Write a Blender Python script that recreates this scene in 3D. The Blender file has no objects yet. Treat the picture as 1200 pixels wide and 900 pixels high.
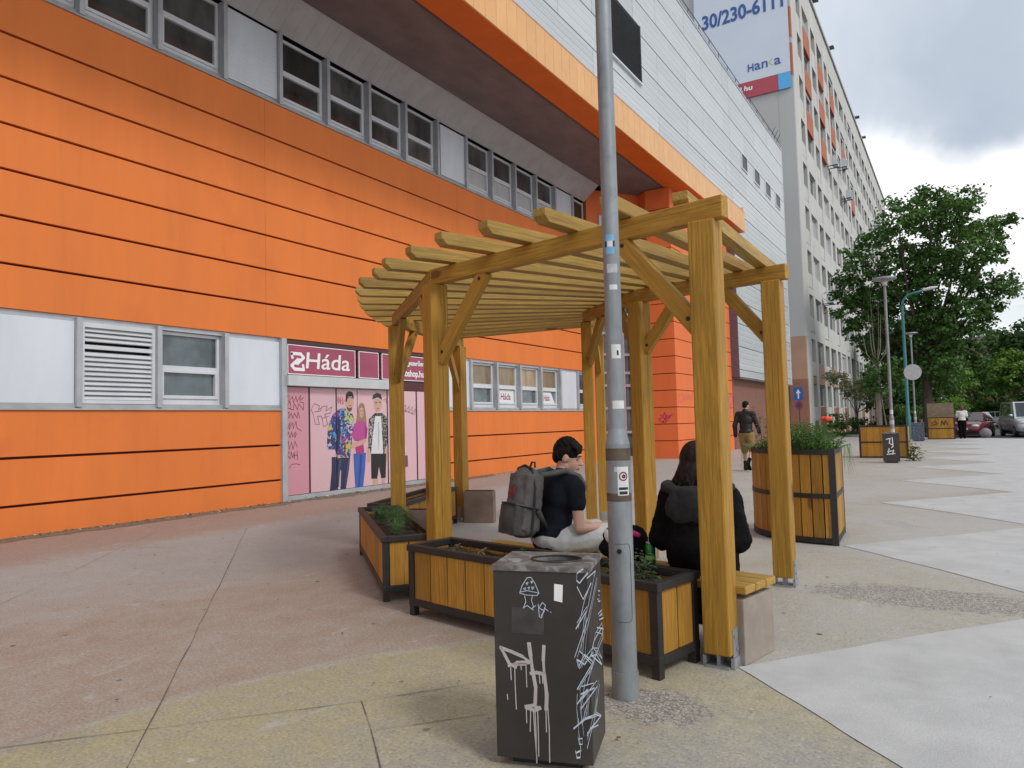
import bpy, math, random
from mathutils import Vector, Matrix, Euler, noise
R_ = math.radians
random.seed(7)
scn = bpy.context.scene
COL = scn.collection

# ------------------------------------------------------------------ camera
CAM_H, CAM_F, CAM_YAW, CAM_PITCH, CAM_ROLL = 1.35, 850.0, R_(31.7606), R_(3.1212), R_(1.45)
fw = Vector((-math.sin(CAM_YAW)*math.cos(CAM_PITCH), math.cos(CAM_YAW)*math.cos(CAM_PITCH), math.sin(CAM_PITCH)))
rt0 = Vector((math.cos(CAM_YAW), math.sin(CAM_YAW), 0)); up0 = rt0.cross(fw)
rt = rt0*math.cos(CAM_ROLL) - up0*math.sin(CAM_ROLL); up = rt0*math.sin(CAM_ROLL) + up0*math.cos(CAM_ROLL)
cd = bpy.data.cameras.new('camera'); cam = bpy.data.objects.new('camera', cd); COL.objects.link(cam)
cd.sensor_width = 36.0; cd.lens = CAM_F/1200*36.0; cd.clip_start = .05; cd.clip_end = 2000
cam.matrix_world = Matrix(((rt.x, up.x, -fw.x, 0), (rt.y, up.y, -fw.y, 0), (rt.z, up.z, -fw.z, CAM_H), (0, 0, 0, 1)))
scn.camera = cam

# ------------------------------------------------------------------ light
SUN_AZ, SUN_EL = R_(108), R_(44)          # azimuth clockwise from +Y
SUN_E, EXPO = 1.5, 0.22
scn.view_settings.view_transform = 'Standard'; scn.view_settings.look = 'None'
scn.view_settings.exposure = EXPO; scn.view_settings.gamma = 1.0; scn.view_settings.use_curve_mapping = False
sd = bpy.data.lights.new('sun', 'SUN'); sd.energy = SUN_E; sd.angle = R_(14); sd.color = (1, .965, .91)
so = bpy.data.objects.new('sun', sd); COL.objects.link(so)
sdir = Vector((math.sin(SUN_AZ)*math.cos(SUN_EL), math.cos(SUN_AZ)*math.cos(SUN_EL), math.sin(SUN_EL)))
so.rotation_euler = (-sdir).to_track_quat('-Z', 'Y').to_euler(); so.location = sdir*60

class NT:
    """small node helper"""
    def __init__(s, tree): s.t = tree; tree.nodes.clear()
    def add(s, typ, ins=None, **at):
        n = s.t.nodes.new(typ)
        for k, v in at.items(): setattr(n, k, v)
        for k, v in (ins or {}).items():
            sk = n.inputs[k]
            if isinstance(v, bpy.types.NodeSocket): s.t.links.new(v, sk)
            else: sk.default_value = v
        return n
    def math(s, op, a, b=0.0, c=0.0, clamp=False):
        n = s.add('ShaderNodeMath', {0: a, 1: b, 2: c}, operation=op); n.use_clamp = clamp; return n.outputs[0]
    def mix(s, f, a, b, mode='MIX'):
        n = s.add('ShaderNodeMix', {0: f, 6: a, 7: b}, data_type='RGBA', blend_type=mode); return n.outputs[2]
    def noise(s, vec, scale, detail=4, rough=.55, dist=0.0):
        n = s.add('ShaderNodeTexNoise', {'Scale': scale, 'Detail': detail, 'Roughness': rough, 'Distortion': dist})
        if vec is not None: s.t.links.new(vec, n.inputs['Vector'])
        return n.outputs['Fac']
    def step(s, v, a, b):
        n = s.add('ShaderNodeMapRange', {0: v, 1: a, 2: b, 3: 0.0, 4: 1.0}, interpolation_type='SMOOTHSTEP'); return n.outputs[0]
    def mapv(s, vec, scale=(1, 1, 1), loc=(0, 0, 0), rot=(0, 0, 0)):
        return s.add('ShaderNodeMapping', {'Vector': vec, 'Scale': scale, 'Location': loc, 'Rotation': rot}).outputs[0]

def c4(c): return (c[0], c[1], c[2], 1.0)

# world: sky texture seen through a broken layer of cloud
w = bpy.data.worlds.new('World'); scn.world = w; w.use_nodes = True
T = NT(w.node_tree)
sky = T.add('ShaderNodeTexSky', sky_type='NISHITA', sun_disc=False, sun_elevation=SUN_EL, sun_rotation=SUN_AZ, air_density=1.0, dust_density=1.5)
skc = T.mix(1.0, sky.outputs[0], (.1, .1, .1, 1), 'MULTIPLY')
tc = T.add('ShaderNodeTexCoord').outputs['Generated']
sx = T.add('ShaderNodeSeparateXYZ', {0: tc})
dz = T.math('ADD', T.math('MAXIMUM', sx.outputs[2], 0.0), .22)
cv = T.add('ShaderNodeCombineXYZ', {0: T.math('DIVIDE', sx.outputs[0], dz), 1: T.math('DIVIDE', sx.outputs[1], dz), 2: 0.0}).outputs[0]
n1 = T.noise(T.mapv(cv, (1, 1, 1), (3.1, 1.7, 0)), .75, 5, .5, .3)
n2 = T.noise(T.mapv(cv, (1.0, .55, 1), (8.3, 4.1, 0), (0, 0, .5)), 1.5, 6, .5, .4)
low = T.step(sx.outputs[2], .44, .22)               # thinner, brighter cloud towards the horizon
cl = T.math('ADD', T.math('ADD', T.math('MULTIPLY', n1, .55), T.math('MULTIPLY', n2, .45)), T.math('MULTIPLY', low, .25))
f_white = T.step(cl, .535, .66)
grey = T.mix(T.step(n2, .33, .62), (.45, .51, .60, 1), (.60, .655, .73, 1))
ccol = T.mix(f_white, grey, (1.02, 1.03, 1.04, 1))
f_blue = T.math('MULTIPLY', T.step(n1, .40, .28), .35)
fin = T.mix(f_blue, ccol, skc)
fin = T.mix(T.step(sx.outputs[2], 0.0, -.05), fin, (.25, .25, .25, 1))
bg = T.add('ShaderNodeBackground', {0: fin, 1: 1.0})
T.add('ShaderNodeOutputWorld', {0: bg.outputs[0]})

# ------------------------------------------------------------------ materials
def M(name, col, rough=.6, var=.12, scale=6.0, stretch=(1, 1, 1), bump=0.0, bscale=60.0, metal=0.0, col2=None, dirt=None, dscale=1.5, dlo=.52, dhi=.7, spec=.5, island=0.0, coat=0.0, streak=0.0, tint=0.0):
    m = bpy.data.materials.new(name); m.use_nodes = True
    t = NT(m.node_tree)
    tc = t.add('ShaderNodeTexCoord').outputs['Object']
    v = t.mapv(tc, stretch)
    if island:
        gi = t.add('ShaderNodeNewGeometry').outputs['Random Per Island']
        off = t.add('ShaderNodeCombineXYZ', {0: t.math('MULTIPLY', gi, 37.0), 1: t.math('MULTIPLY', gi, 91.0), 2: t.math('MULTIPLY', gi, 53.0)}).outputs[0]
        va = t.add('ShaderNodeVectorMath', {0: v, 1: off}, operation='ADD'); v = va.outputs[0]
    nz = t.noise(v, scale, 6, .6)
    a = tuple(max(0, x*(1-var)) for x in col); b = tuple(x*(1+var) for x in (col2 or col))
    c = t.mix(t.step(nz, .3, .7), c4(a), c4(b))
    if island:
        k = t.math('ADD', t.math('MULTIPLY', gi, 2*island), 1-island)
        c = t.mix(1.0, c, t.add('ShaderNodeCombineColor', {0: k, 1: k, 2: k}).outputs[0], 'MULTIPLY')
    if streak:
        sk = t.noise(t.mapv(tc, (3.2, 3.2, .22)), 3, 6, .65); c = t.mix(t.math('MULTIPLY', t.step(sk, .48, .70), streak), c, c4(tuple(x*.62 for x in col))); c = t.mix(t.math('MULTIPLY', t.step(sk, .46, .30), streak*.8), c, c4((min(1, col[0]*1.12), col[1]*1.35, col[2]*1.6)))
    if dirt:
        c = t.mix(t.step(t.noise(tc, dscale, 8, .65, .4), dlo, dhi), c, c4(dirt))
    if tint:
        kk = t.math('ADD', t.math('MULTIPLY', t.add('ShaderNodeObjectInfo').outputs['Random'], tint), 1-tint*.4); c = t.mix(1.0, c, t.add('ShaderNodeCombineColor', {0: kk, 1: kk, 2: kk}).outputs[0], 'MULTIPLY')
    p = t.add('ShaderNodeBsdfPrincipled', {'Base Color': c, 'Roughness': rough, 'Metallic': metal, 'Specular IOR Level': spec, 'Coat Weight': coat})
    if bump:
        h = t.noise(t.mapv(tc, stretch), bscale, 5, .6)
        bn = t.add('ShaderNodeBump', {'Strength': bump, 'Distance': .01, 'Height': h}); t.t.links.new(bn.outputs[0], p.inputs['Normal'])
    t.add('ShaderNodeOutputMaterial', {0: p.outputs[0]})
    return m

def wood(name, col, stretch, grey=.25, island=.12, dark=.55):
    """painted, weathered timber: grain along the short-scaled axis, knots and worn grey flakes"""
    m = bpy.data.materials.new(name); m.use_nodes = True
    t = NT(m.node_tree)
    tc = t.add('ShaderNodeTexCoord').outputs['Object']
    geo = t.add('ShaderNodeNewGeometry'); gi = geo.outputs['Random Per Island']; oi = t.add('ShaderNodeObjectInfo').outputs['Random']
    rr = t.math('ADD', gi, t.math('MULTIPLY', oi, 3.0))
    off = t.add('ShaderNodeCombineXYZ', {0: t.math('MULTIPLY', rr, 17.0), 1: t.math('MULTIPLY', rr, 31.0), 2: t.math('MULTIPLY', rr, 23.0)}).outputs[0]
    vv = t.add('ShaderNodeVectorMath', {0: tc, 1: off}, operation='ADD').outputs[0]
    v = t.mapv(vv, stretch)
    grain = t.noise(v, 9, 8, .7, .6); broad = t.noise(t.mapv(vv, tuple(s*.25+.1 for s in stretch)), 3, 4, .6)
    c = t.mix(t.step(grain, .38, .66), c4(tuple(x*dark for x in col)), c4(col))
    c = t.mix(t.step(broad, .45, .75), c, c4((col[0]*.80, col[1]*.76, col[2]*.75)))
    if grey: c = t.mix(t.math('MULTIPLY', t.step(t.noise(v, 3.2, 6, .7, .3), .60, .72), grey), c, (.33, .30, .24, 1))
    vk = t.add('ShaderNodeTexVoronoi', {'Vector': t.mapv(vv, tuple(.35+.65*min(1, s/4) for s in stretch)), 'Scale': 2.1}).outputs['Distance']
    c = t.mix(t.step(vk, .10, .045), c, c4((col[0]*.35, col[1]*.28, col[2]*.3)))
    crk = t.noise(t.mapv(vv, tuple(.14 if s < 1 else s*3.2 for s in stretch), (3, 7, 1)), 4, 3, .5)
    c = t.mix(t.math('MULTIPLY', t.step(crk, .645, .69), .75), c, c4((col[0]*.22, col[1]*.18, col[2]*.2)))
    k = t.math('ADD', t.math('MULTIPLY', t.math('FRACT', t.math('MULTIPLY', rr, 7.31)), 2*island), 1-island)
    c = t.mix(1.0, c, t.add('ShaderNodeCombineColor', {0: k, 1: k, 2: k}).outputs[0], 'MULTIPLY')
    p = t.add('ShaderNodeBsdfPrincipled', {'Base Color': c, 'Roughness': .62, 'Specular IOR Level': .35})
    bn = t.add('ShaderNodeBump', {'Strength': .25, 'Distance': .004, 'Height': grain}); t.t.links.new(bn.outputs[0], p.inputs['Normal'])
    t.add('ShaderNodeOutputMaterial', {0: p.outputs[0]})
    return m

def leafmat(name, c1, c2, scale=.5, trans=.25):
    m = bpy.data.materials.new(name); m.use_nodes = True
    t = NT(m.node_tree)
    geo = t.add('ShaderNodeNewGeometry'); tc = t.add('ShaderNodeTexCoord').outputs['Object']
    f = t.math('ADD', t.math('MULTIPLY', geo.outputs['Random Per Island'], .55), t.math('MULTIPLY', t.step(t.noise(tc, scale, 3), .35, .65), .45))
    c = t.mix(f, c4(c1), c4(c2))
    p = t.add('ShaderNodeBsdfPrincipled', {'Base Color': c, 'Roughness': .55, 'Specular IOR Level': .35})
    tr = t.add('ShaderNodeBsdfTranslucent', {'Color': t.mix(1.0, c, (1.3, 1.5, .7, 1), 'MULTIPLY')})
    mx = t.add('ShaderNodeMixShader', {0: trans, 1: p.outputs[0], 2: tr.outputs[0]})
    t.add('ShaderNodeOutputMaterial', {0: mx.outputs[0]})
    return m

# ------------------------------------------------------------------ mesh builder
class MB:
    def __init__(s): s.v = []; s.f = []; s.mi = []; s.cur = 0
    def face(s, pts):
        b = len(s.v); s.v += [tuple(p) for p in pts]; s.f.append(tuple(range(b, b+len(pts)))); s.mi.append(s.cur)
    def _faces(s, b, fs):
        for f in fs: s.f.append(tuple(b+i for i in f)); s.mi.append(s.cur)
    def box(s, c, d, m=None):
        b = len(s.v); c = Vector(c)
        for z in (-1, 1):
            for x, y in ((-1, -1), (1, -1), (1, 1), (-1, 1)):
                q = Vector((x*d[0]/2, y*d[1]/2, z*d[2]/2))
                s.v.append(tuple(c + (m @ q if m else q)))
        s._faces(b, [(3, 2, 1, 0), (4, 5, 6, 7), (0, 1, 5, 4), (1, 2, 6, 5), (2, 3, 7, 6), (3, 0, 4, 7)])
        return s
    def bx(s, x0, x1, y0, y1, z0, z1): return s.box(((x0+x1)/2, (y0+y1)/2, (z0+z1)/2), (abs(x1-x0), abs(y1-y0), abs(z1-z0)))
    def beam(s, p0, p1, wd, ht, upv=(0, 0, 1)):
        p0 = Vector(p0); p1 = Vector(p1); x = (p1-p0).normalized(); y = Vector(upv).cross(x).normalized(); z = x.cross(y)
        m = Matrix((x, y, z)).transposed(); return s.box((p0+p1)/2, ((p1-p0).length, wd, ht), m)
    def prism(s, pts, z0, z1):
        n = len(pts); b = len(s.v)
        s.v += [(p[0], p[1], z0) for p in pts] + [(p[0], p[1], z1) for p in pts]
        s._faces(b, [tuple(range(n-1, -1, -1)), tuple(range(n, 2*n))] + [(i, (i+1) % n, n+(i+1) % n, n+i) for i in range(n)])
        return s
    def extr(s, pts, d):
        """closed planar polygon of 3d points swept by d"""
        n = len(pts); b = len(s.v); d = Vector(d)
        s.v += [tuple(p) for p in pts] + [tuple(Vector(p)+d) for p in pts]
        s._faces(b, [tuple(range(n-1, -1, -1)), tuple(range(n, 2*n))] + [(i, (i+1) % n, n+(i+1) % n, n+i) for i in range(n)])
        return s
    def tube(s, pts, r, n=10, cap=True):
        pts = [Vector(p) for p in pts]; rs = r if isinstance(r, (list, tuple)) else [r]*len(pts)
        b = len(s.v); k = len(pts); pu = None
        for i, p in enumerate(pts):
            d = (pts[min(i+1, k-1)] - pts[max(i-1, 0)]).normalized()
            if pu is None: pu = Vector((0, 0, 1)) if abs(d.z) < .9 else Vector((1, 0, 0))
            x = pu.cross(d).normalized(); pu = d.cross(x)
            for j in range(n):
                a = 2*math.pi*j/n; s.v.append(tuple(p + (x*math.cos(a) + pu*math.sin(a))*rs[i]))
        fs = [(i*n+j, i*n+(j+1) % n, (i+1)*n+(j+1) % n, (i+1)*n+j) for i in range(k-1) for j in range(n)]
        if cap: fs += [tuple(range(n-1, -1, -1)), tuple(range((k-1)*n, k*n))]
        s._faces(b, fs); return s
    def ball(s, c, r, nu=14, nv=9, m=None):
        rr = r if isinstance(r, (list, tuple)) else (r, r, r); b = len(s.v); c = Vector(c)
        def P(x, y, z):
            q = Vector((x*rr[0], y*rr[1], z*rr[2])); return tuple(c + (m @ q if m else q))
        s.v.append(P(0, 0, 1))
        for i in range(1, nv):
            th = math.pi*i/nv
            for j in range(nu): a = 2*math.pi*j/nu; s.v.append(P(math.sin(th)*math.cos(a), math.sin(th)*math.sin(a), math.cos(th)))
        s.v.append(P(0, 0, -1)); e = len(s.v)-1-b
        fs = [(0, 1+j, 1+(j+1) % nu) for j in range(nu)]
        fs += [(1+i*nu+j, 1+(i+1)*nu+j, 1+(i+1)*nu+(j+1) % nu, 1+i*nu+(j+1) % nu) for i in range(nv-2) for j in range(nu)]
        fs += [(e, 1+(nv-2)*nu+(j+1) % nu, 1+(nv-2)*nu+j) for j in range(nu)]
        s._faces(b, fs); return s
    def cap(s, p0, r0, p1, r1, n=12):
        s.ball(p0, r0, n, 8); s.ball(p1, r1, n, 8); s.tube([p0, p1], [r0, r1], n); return s
    def stroke(s, pts, wd, F, z=0.0):
        """flat brush line: pts 2d, F maps (u,v,offset) to 3d"""
        for i in range(len(pts)-1):
            a = Vector(pts[i]); b = Vector(pts[i+1]); d = b-a
            if d.length < 1e-6: continue
            d.normalize(); n = Vector((-d.y, d.x))*wd/2; e = d*wd*.35; zz = z + .00006*(i % 5)
            s.face([F(*(q), zz) for q in (a-n-e, b-n+e, b+n+e, a+n-e)])
        return s
    def build(s, name, mats, parent=None, smooth=False, bevel=0.0, local=False, link=True, auto=None):
        me = bpy.data.meshes.new(name); me.from_pydata(s.v, [], s.f)
        for m in (mats if isinstance(mats, (list, tuple)) else [mats]): me.materials.append(m)
        if len(set(s.mi)) > 1:
            for p, i in zip(me.polygons, s.mi): p.material_index = i
        if smooth:
            for p in me.polygons: p.use_smooth = True
        me.update()
        o = bpy.data.objects.new(name, me); COL.objects.link(o)
        if auto: me.set_sharp_from_angle(angle=R_(auto))
        if bevel:
            b = o.modifiers.new('edge', 'BEVEL'); b.width = bevel; b.segments = 2; b.limit_method = 'ANGLE'; b.angle_limit = R_(35)
        if parent: attach(o, parent, local)
        return o
def wm(o):
    m = Matrix.LocRotScale(o.location, o.rotation_euler, o.scale)
    return (wm(o.parent) @ o.matrix_parent_inverse @ m) if o.parent else m
def attach(o, parent, local=False):
    o.parent = parent
    if not local: o.matrix_parent_inverse = wm(parent).inverted()
def tag(o, label=None, cat=None, group=None, kind=None):
    for k, v in (('label', label), ('category', cat), ('group', group), ('kind', kind)):
        if v: o[k] = v
    return o
def thing(name, label, cat, loc=(0, 0, 0), rz=0.0, group=None):
    o = bpy.data.objects.new(name, None); COL.objects.link(o); o.location = loc; o.rotation_euler = (0, 0, rz); o.empty_display_size = .2
    return tag(o, label, cat, group)
def copy_tree(o, parent=None):
    c = o.copy(); COL.objects.link(c)
    if parent: c.parent = parent
    for ch in list(o.children): copy_tree(ch, c)
    return c
def timber(name, p0, p1, wd, ht, mat, parent, upv=(0, 0, 1), bevel=.006, ends=None):
    """squared timber with its own local X along the grain"""
    p0 = Vector(p0); p1 = Vector(p1); L = (p1-p0).length; x = (p1-p0).normalized(); y = Vector(upv).cross(x).normalized(); z = x.cross(y)
    b = MB()
    if ends:
        e = ends; pr = [(-L/2+e, -wd/2, -ht/2), (L/2-e, -wd/2, -ht/2), (L/2, -wd/2, -ht*.05), (L/2, -wd/2, ht/2), (-L/2, -wd/2, ht/2), (-L/2, -wd/2, -ht*.05)]
        b.extr(pr[::-1], (0, wd, 0))
    else: b.box((0, 0, 0), (L, wd, ht))
    o = b.build(name, mat, None, bevel=bevel)
    mm = Matrix((x, y, z)).transposed().to_4x4(); mm.translation = (p0+p1)/2
    o.location = mm.to_translation(); o.rotation_euler = mm.to_euler()
    attach(o, parent); return o
def text(name, body, size, mat, origin, ux, uy, parent, ext=.002, align='LEFT', bold=0.0, shear=0.0, xs=1.0, off=.003, fit=None):
    cu = bpy.data.curves.new(name, 'FONT'); cu.body = body; cu.size = size; cu.extrude = ext; cu.align_x = align; cu.offset = bold; cu.shear = shear; cu.fill_mode = 'BOTH'; cu.resolution_u = 4
    tmp = bpy.data.objects.new(name, cu); COL.objects.link(tmp)
    me = bpy.data.meshes.new_from_object(tmp.evaluated_get(bpy.context.evaluated_depsgraph_get()))
    bpy.data.objects.remove(tmp); bpy.data.curves.remove(cu)
    me.name = name; me.materials.clear(); me.materials.append(mat)
    ux = Vector(ux).normalized(); uy = Vector(uy).normalized(); n = ux.cross(uy)
    if fit: xs_ = [v.co.x for v in me.vertices]; xs = fit/(max(xs_)-min(xs_))
    mm = Matrix((ux*xs, uy, n)).transposed()
    for v in me.vertices: v.co = mm @ v.co + Vector(origin) + n*off
    o = bpy.data.objects.new(name, me); COL.objects.link(o)
    if parent: attach(o, parent)
    return o

# outlines of the printed figures and graffiti, in metres on the surface they lie on
FIG={'man':[('skin',[(10.986,2.003),(11.023,2.069),(11.187,2.051),(11.215,1.876),(11.163,1.722),(11.077,1.687),(10.982,1.765),(10.96,1.895)]),('hair',[(10.972,1.886),(10.987,2.047),(11.066,2.109),(11.17,2.103),(11.217,2.008),(11.204,1.941),(11.156,2.006),(11.046,1.991),(11.008,1.886)]),('beard',[(11.006,1.8),(11.066,1.757),(11.164,1.775),(11.15,1.713),(11.077,1.678),(11.011,1.73)]),('print',[(10.94,1.765),(11.076,1.657),(11.173,1.635),(11.22,1.503),(11.172,1.242),(11.083,0.724),(10.716,0.744),(10.661,0.916),(10.456,0.925),(10.447,1.092),(10.474,1.384),(10.615,1.636),(10.779,1.73)]),('denim',[(10.567,0.769),(11.083,0.724),(11.042,0.468),(10.952,0.09),(10.798,0.095),(10.828,0.483),(10.782,0.486),(10.682,0.093),(10.505,0.096),(10.562,0.501)]),('skin',[(10.66,0.831),(10.775,0.792),(10.833,0.738),(10.716,0.736)]),('dk',[(11.009,1.973),(11.07,1.983),(11.07,1.966),(11.009,1.956)]),('dk',[(11.119,1.984),(11.186,1.985),(11.186,1.967),(11.118,1.966)]),('lip',[(11.061,1.817),(11.146,1.827),(11.134,1.805),(11.073,1.8)]),('denim2',[(10.762,0.699),(10.832,0.695),(10.793,0.485),(10.753,0.15),(10.695,0.155)]),('denim2',[(11.01,0.685),(11.071,0.682),(11.018,0.47),(10.941,0.133),(10.905,0.136)]),('shade',[(10.777,1.593),(10.822,1.464),(10.792,1.08),(10.73,0.913),(10.711,1.168)])],'woman':[('hairb',[(11.343,1.767),(11.388,1.847),(11.452,1.874),(11.528,1.839),(11.563,1.678),(11.596,1.433),(11.554,1.233),(11.492,1.323),(11.393,1.457),(11.303,1.326),(11.255,1.393),(11.296,1.59)]),('skin',[(11.374,1.745),(11.437,1.776),(11.5,1.745),(11.504,1.612),(11.445,1.536),(11.383,1.59)]),('magenta',[(11.293,1.458),(11.394,1.493),(11.558,1.455),(11.619,1.32),(11.59,1.12),(11.512,1.056),(11.23,1.066),(11.093,1.244),(11.169,1.416)]),('skin',[(11.114,1.07),(11.261,1.038),(11.513,1.109),(11.589,1.071),(11.511,1.003),(11.234,0.926),(11.124,0.93)]),('pouch',[(11.234,0.934),(11.485,0.991),(11.507,0.835),(11.353,0.688),(11.28,0.758)]),('blue',[(11.182,0.806),(11.558,0.81),(11.525,0.48),(11.454,0.08),(11.23,0.082),(11.2,0.457)]),('dk',[(11.398,1.705),(11.43,1.709),(11.43,1.696),(11.398,1.692)]),('dk',[(11.461,1.71),(11.493,1.71),(11.493,1.696),(11.461,1.696)]),('lip',[(11.416,1.625),(11.473,1.63),(11.459,1.612),(11.428,1.612)]),('shade2',[(11.544,1.411),(11.594,1.321),(11.577,1.143),(11.539,1.122)]),('blue2',[(11.38,0.775),(11.443,0.771),(11.398,0.444),(11.342,0.098),(11.317,0.1)])],'boy':[('skin',[(11.815,1.951),(12.07,1.991),(12.079,1.794),(11.995,1.679),(11.889,1.688),(11.825,1.792)]),('cap',[(11.776,1.95),(11.804,2.041),(11.924,2.098),(12.058,2.069),(12.096,1.946),(11.955,1.998)]),('shirtk',[(11.662,1.521),(11.861,1.656),(12.082,1.656),(12.264,1.54),(12.266,1.031),(12.129,0.76),(11.699,0.781),(11.623,0.874)]),('white',[(11.86,1.588),(12.047,1.587),(12.088,1.037),(12.096,0.762),(11.711,0.772),(11.771,1.137)]),('skin',[(11.598,0.919),(11.688,0.871),(11.669,0.604),(11.604,0.572)]),('skin',[(12.166,0.85),(12.249,0.893),(12.214,0.572),(12.13,0.504),(12.091,0.58)]),('black',[(11.712,0.78),(12.198,0.757),(12.165,0.232),(12.029,0.229),(11.955,0.497),(11.896,0.23),(11.713,0.244)]),('skin',[(11.765,0.24),(11.916,0.229),(11.933,0.101),(11.775,0.096)]),('skin',[(12.043,0.228),(12.151,0.229),(12.135,0.12),(12.054,0.118)]),('dk',[(11.867,1.888),(11.926,1.893),(11.926,1.875),(11.866,1.869)]),('dk',[(11.98,1.898),(12.041,1.903),(12.04,1.885),(11.98,1.88)]),('lip',[(11.91,1.761),(11.997,1.77),(11.983,1.747),(11.923,1.742)]),('shade3',[(11.943,1.451),(11.977,1.45),(11.981,1.04),(11.936,0.815)])],'shopper':[('white',[(12.639,1.348),(12.739,1.299),(12.872,0.82),(12.809,0.633),(12.622,0.689)]),('bag',[(12.637,0.689),(12.927,0.684),(12.935,0.426),(12.788,0.416),(12.632,0.511)])]}
TAGS=[[(9.408,1.954),(9.489,1.995),(9.477,1.856),(9.565,1.977),(9.589,1.857),(9.652,1.978),(9.681,1.87),(9.771,2.001),(9.744,1.899),(9.849,1.962)],[(9.437,1.796),(9.513,1.876),(9.527,1.737),(9.436,1.757),(9.587,1.718),(9.609,1.846),(9.69,1.718),(9.717,1.839),(9.836,1.718),(9.848,1.86),(9.743,1.871)],[(9.415,1.638),(9.486,1.678),(9.474,1.559),(9.536,1.658),(9.575,1.55),(9.612,1.658),(9.678,1.558),(9.7,1.686),(9.74,1.557)],[(9.413,1.481),(9.442,1.362),(9.504,1.48),(9.482,1.342),(9.564,1.479),(9.583,1.359),(9.646,1.498),(9.675,1.366),(9.789,1.315)],[(9.43,1.205),(9.461,1.303),(9.5,1.183),(9.542,1.301),(9.561,1.201),(9.634,1.299),(9.612,1.18),(9.674,1.278)],[(9.408,1.009),(9.46,1.125),(9.478,0.967),(9.54,1.103),(9.569,0.971),(9.621,1.12),(9.671,0.999)],[(9.416,0.813),(9.427,0.93),(9.487,0.92),(9.437,0.867),(9.496,0.789),(9.528,0.918),(9.557,0.806),(9.598,0.914),(9.607,0.783),(9.598,0.851),(9.669,0.847),(9.67,0.939),(9.678,0.759)],[(9.464,0.614),(9.535,0.681),(9.637,0.69),(9.739,0.668)],[(10.032,1.719),(10.115,1.843),(10.251,1.803),(10.222,1.719),(10.334,1.782),(10.458,1.804),(10.417,1.699),(10.589,1.784),(10.547,1.657),(10.388,1.636),(10.469,1.426),(10.356,1.386),(10.304,1.595),(10.193,1.595),(10.246,1.43),(10.136,1.439),(10.085,1.637),(10.032,1.719)],[(10.113,1.678),(10.277,1.699),(10.306,1.761)],[(10.331,1.553),(10.5,1.594)],[(12.751,1.774),(12.899,1.832),(12.866,1.679),(13.01,1.814),(12.983,1.66),(13.122,1.8),(13.102,1.631),(13.234,1.752),(13.193,1.621),(12.823,1.717)]]
TAGP=[[(10.736,1.913),(10.772,1.999),(10.758,1.849),(10.819,1.979),(10.84,1.841),(10.806,1.91),(10.883,1.928),(10.878,2.001),(10.887,1.829),(10.943,1.938)],[(12.123,1.932),(12.226,1.98),(12.224,1.887),(12.26,1.957)]]
MUSH=[[(-0.0822,0.6778),(-0.0713,0.7072),(-0.0502,0.7388),(-0.035,0.7412),(-0.0185,0.7187),(-0.0035,0.6808),(-0.0118,0.6709),(-0.052,0.6713),(-0.0822,0.6778)],[(-0.0801,0.6818),(-0.0515,0.6886),(-0.0215,0.684),(-0.0055,0.6808)],[(-0.0622,0.669),(-0.0578,0.6451),(-0.0685,0.6205),(-0.0531,0.6308),(-0.0284,0.6146)],[(-0.0299,0.6702),(-0.0344,0.6508),(-0.0271,0.6272),(-0.0354,0.6172),(-0.0179,0.6323)],[(-0.0548,0.7174),(-0.0466,0.7216),(-0.0509,0.7118),(-0.0548,0.7174)],[(-0.0354,0.7258),(-0.0283,0.726),(-0.0316,0.7182),(-0.0354,0.7258)],[(-0.0655,0.6958),(-0.0573,0.7),(-0.0596,0.6903),(-0.0655,0.6958)],[(-0.033,0.7028),(-0.023,0.7032),(-0.0292,0.6943),(-0.033,0.7028)],[(-0.0482,0.7003),(-0.041,0.7035),(-0.0433,0.6937),(-0.0482,0.7003)],[(-0.0077,0.6376),(-0.0041,0.5899),(0.0038,0.5855),(0.0221,0.6341),(0.0094,0.645),(-0.0051,0.6233),(0.0165,0.6128),(0.004,0.5932)],[(0.0168,0.6243),(0.0314,0.6135)],[(0.0412,0.6101),(0.0441,0.6084)]]
PAINT=[[(-0.1665,0.4613),(-0.1498,0.4334),(-0.1322,0.4008),(-0.1051,0.3882)],[(-0.1665,0.4613),(-0.1188,0.4468),(-0.0787,0.432),(-0.049,0.4128)],[(-0.1355,0.391),(-0.0996,0.4058),(-0.0491,0.4109)],[(-0.1201,0.3968),(-0.0947,0.4004),(-0.0644,0.4023)],[(-0.0491,0.4825),(-0.0443,0.4398),(-0.0378,0.3831),(-0.0267,0.3174),(-0.0315,0.2508)],[(0.0106,0.4764),(0.0071,0.424),(0.0095,0.3673),(0.0173,0.2923),(0.0137,0.2355)],[(-0.0452,0.3683),(-0.0201,0.3729),(0.0096,0.3692)],[(-0.0688,0.2384),(-0.0386,0.2455),(-0.012,0.2382),(-0.0342,0.227),(-0.064,0.234)]]
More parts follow.
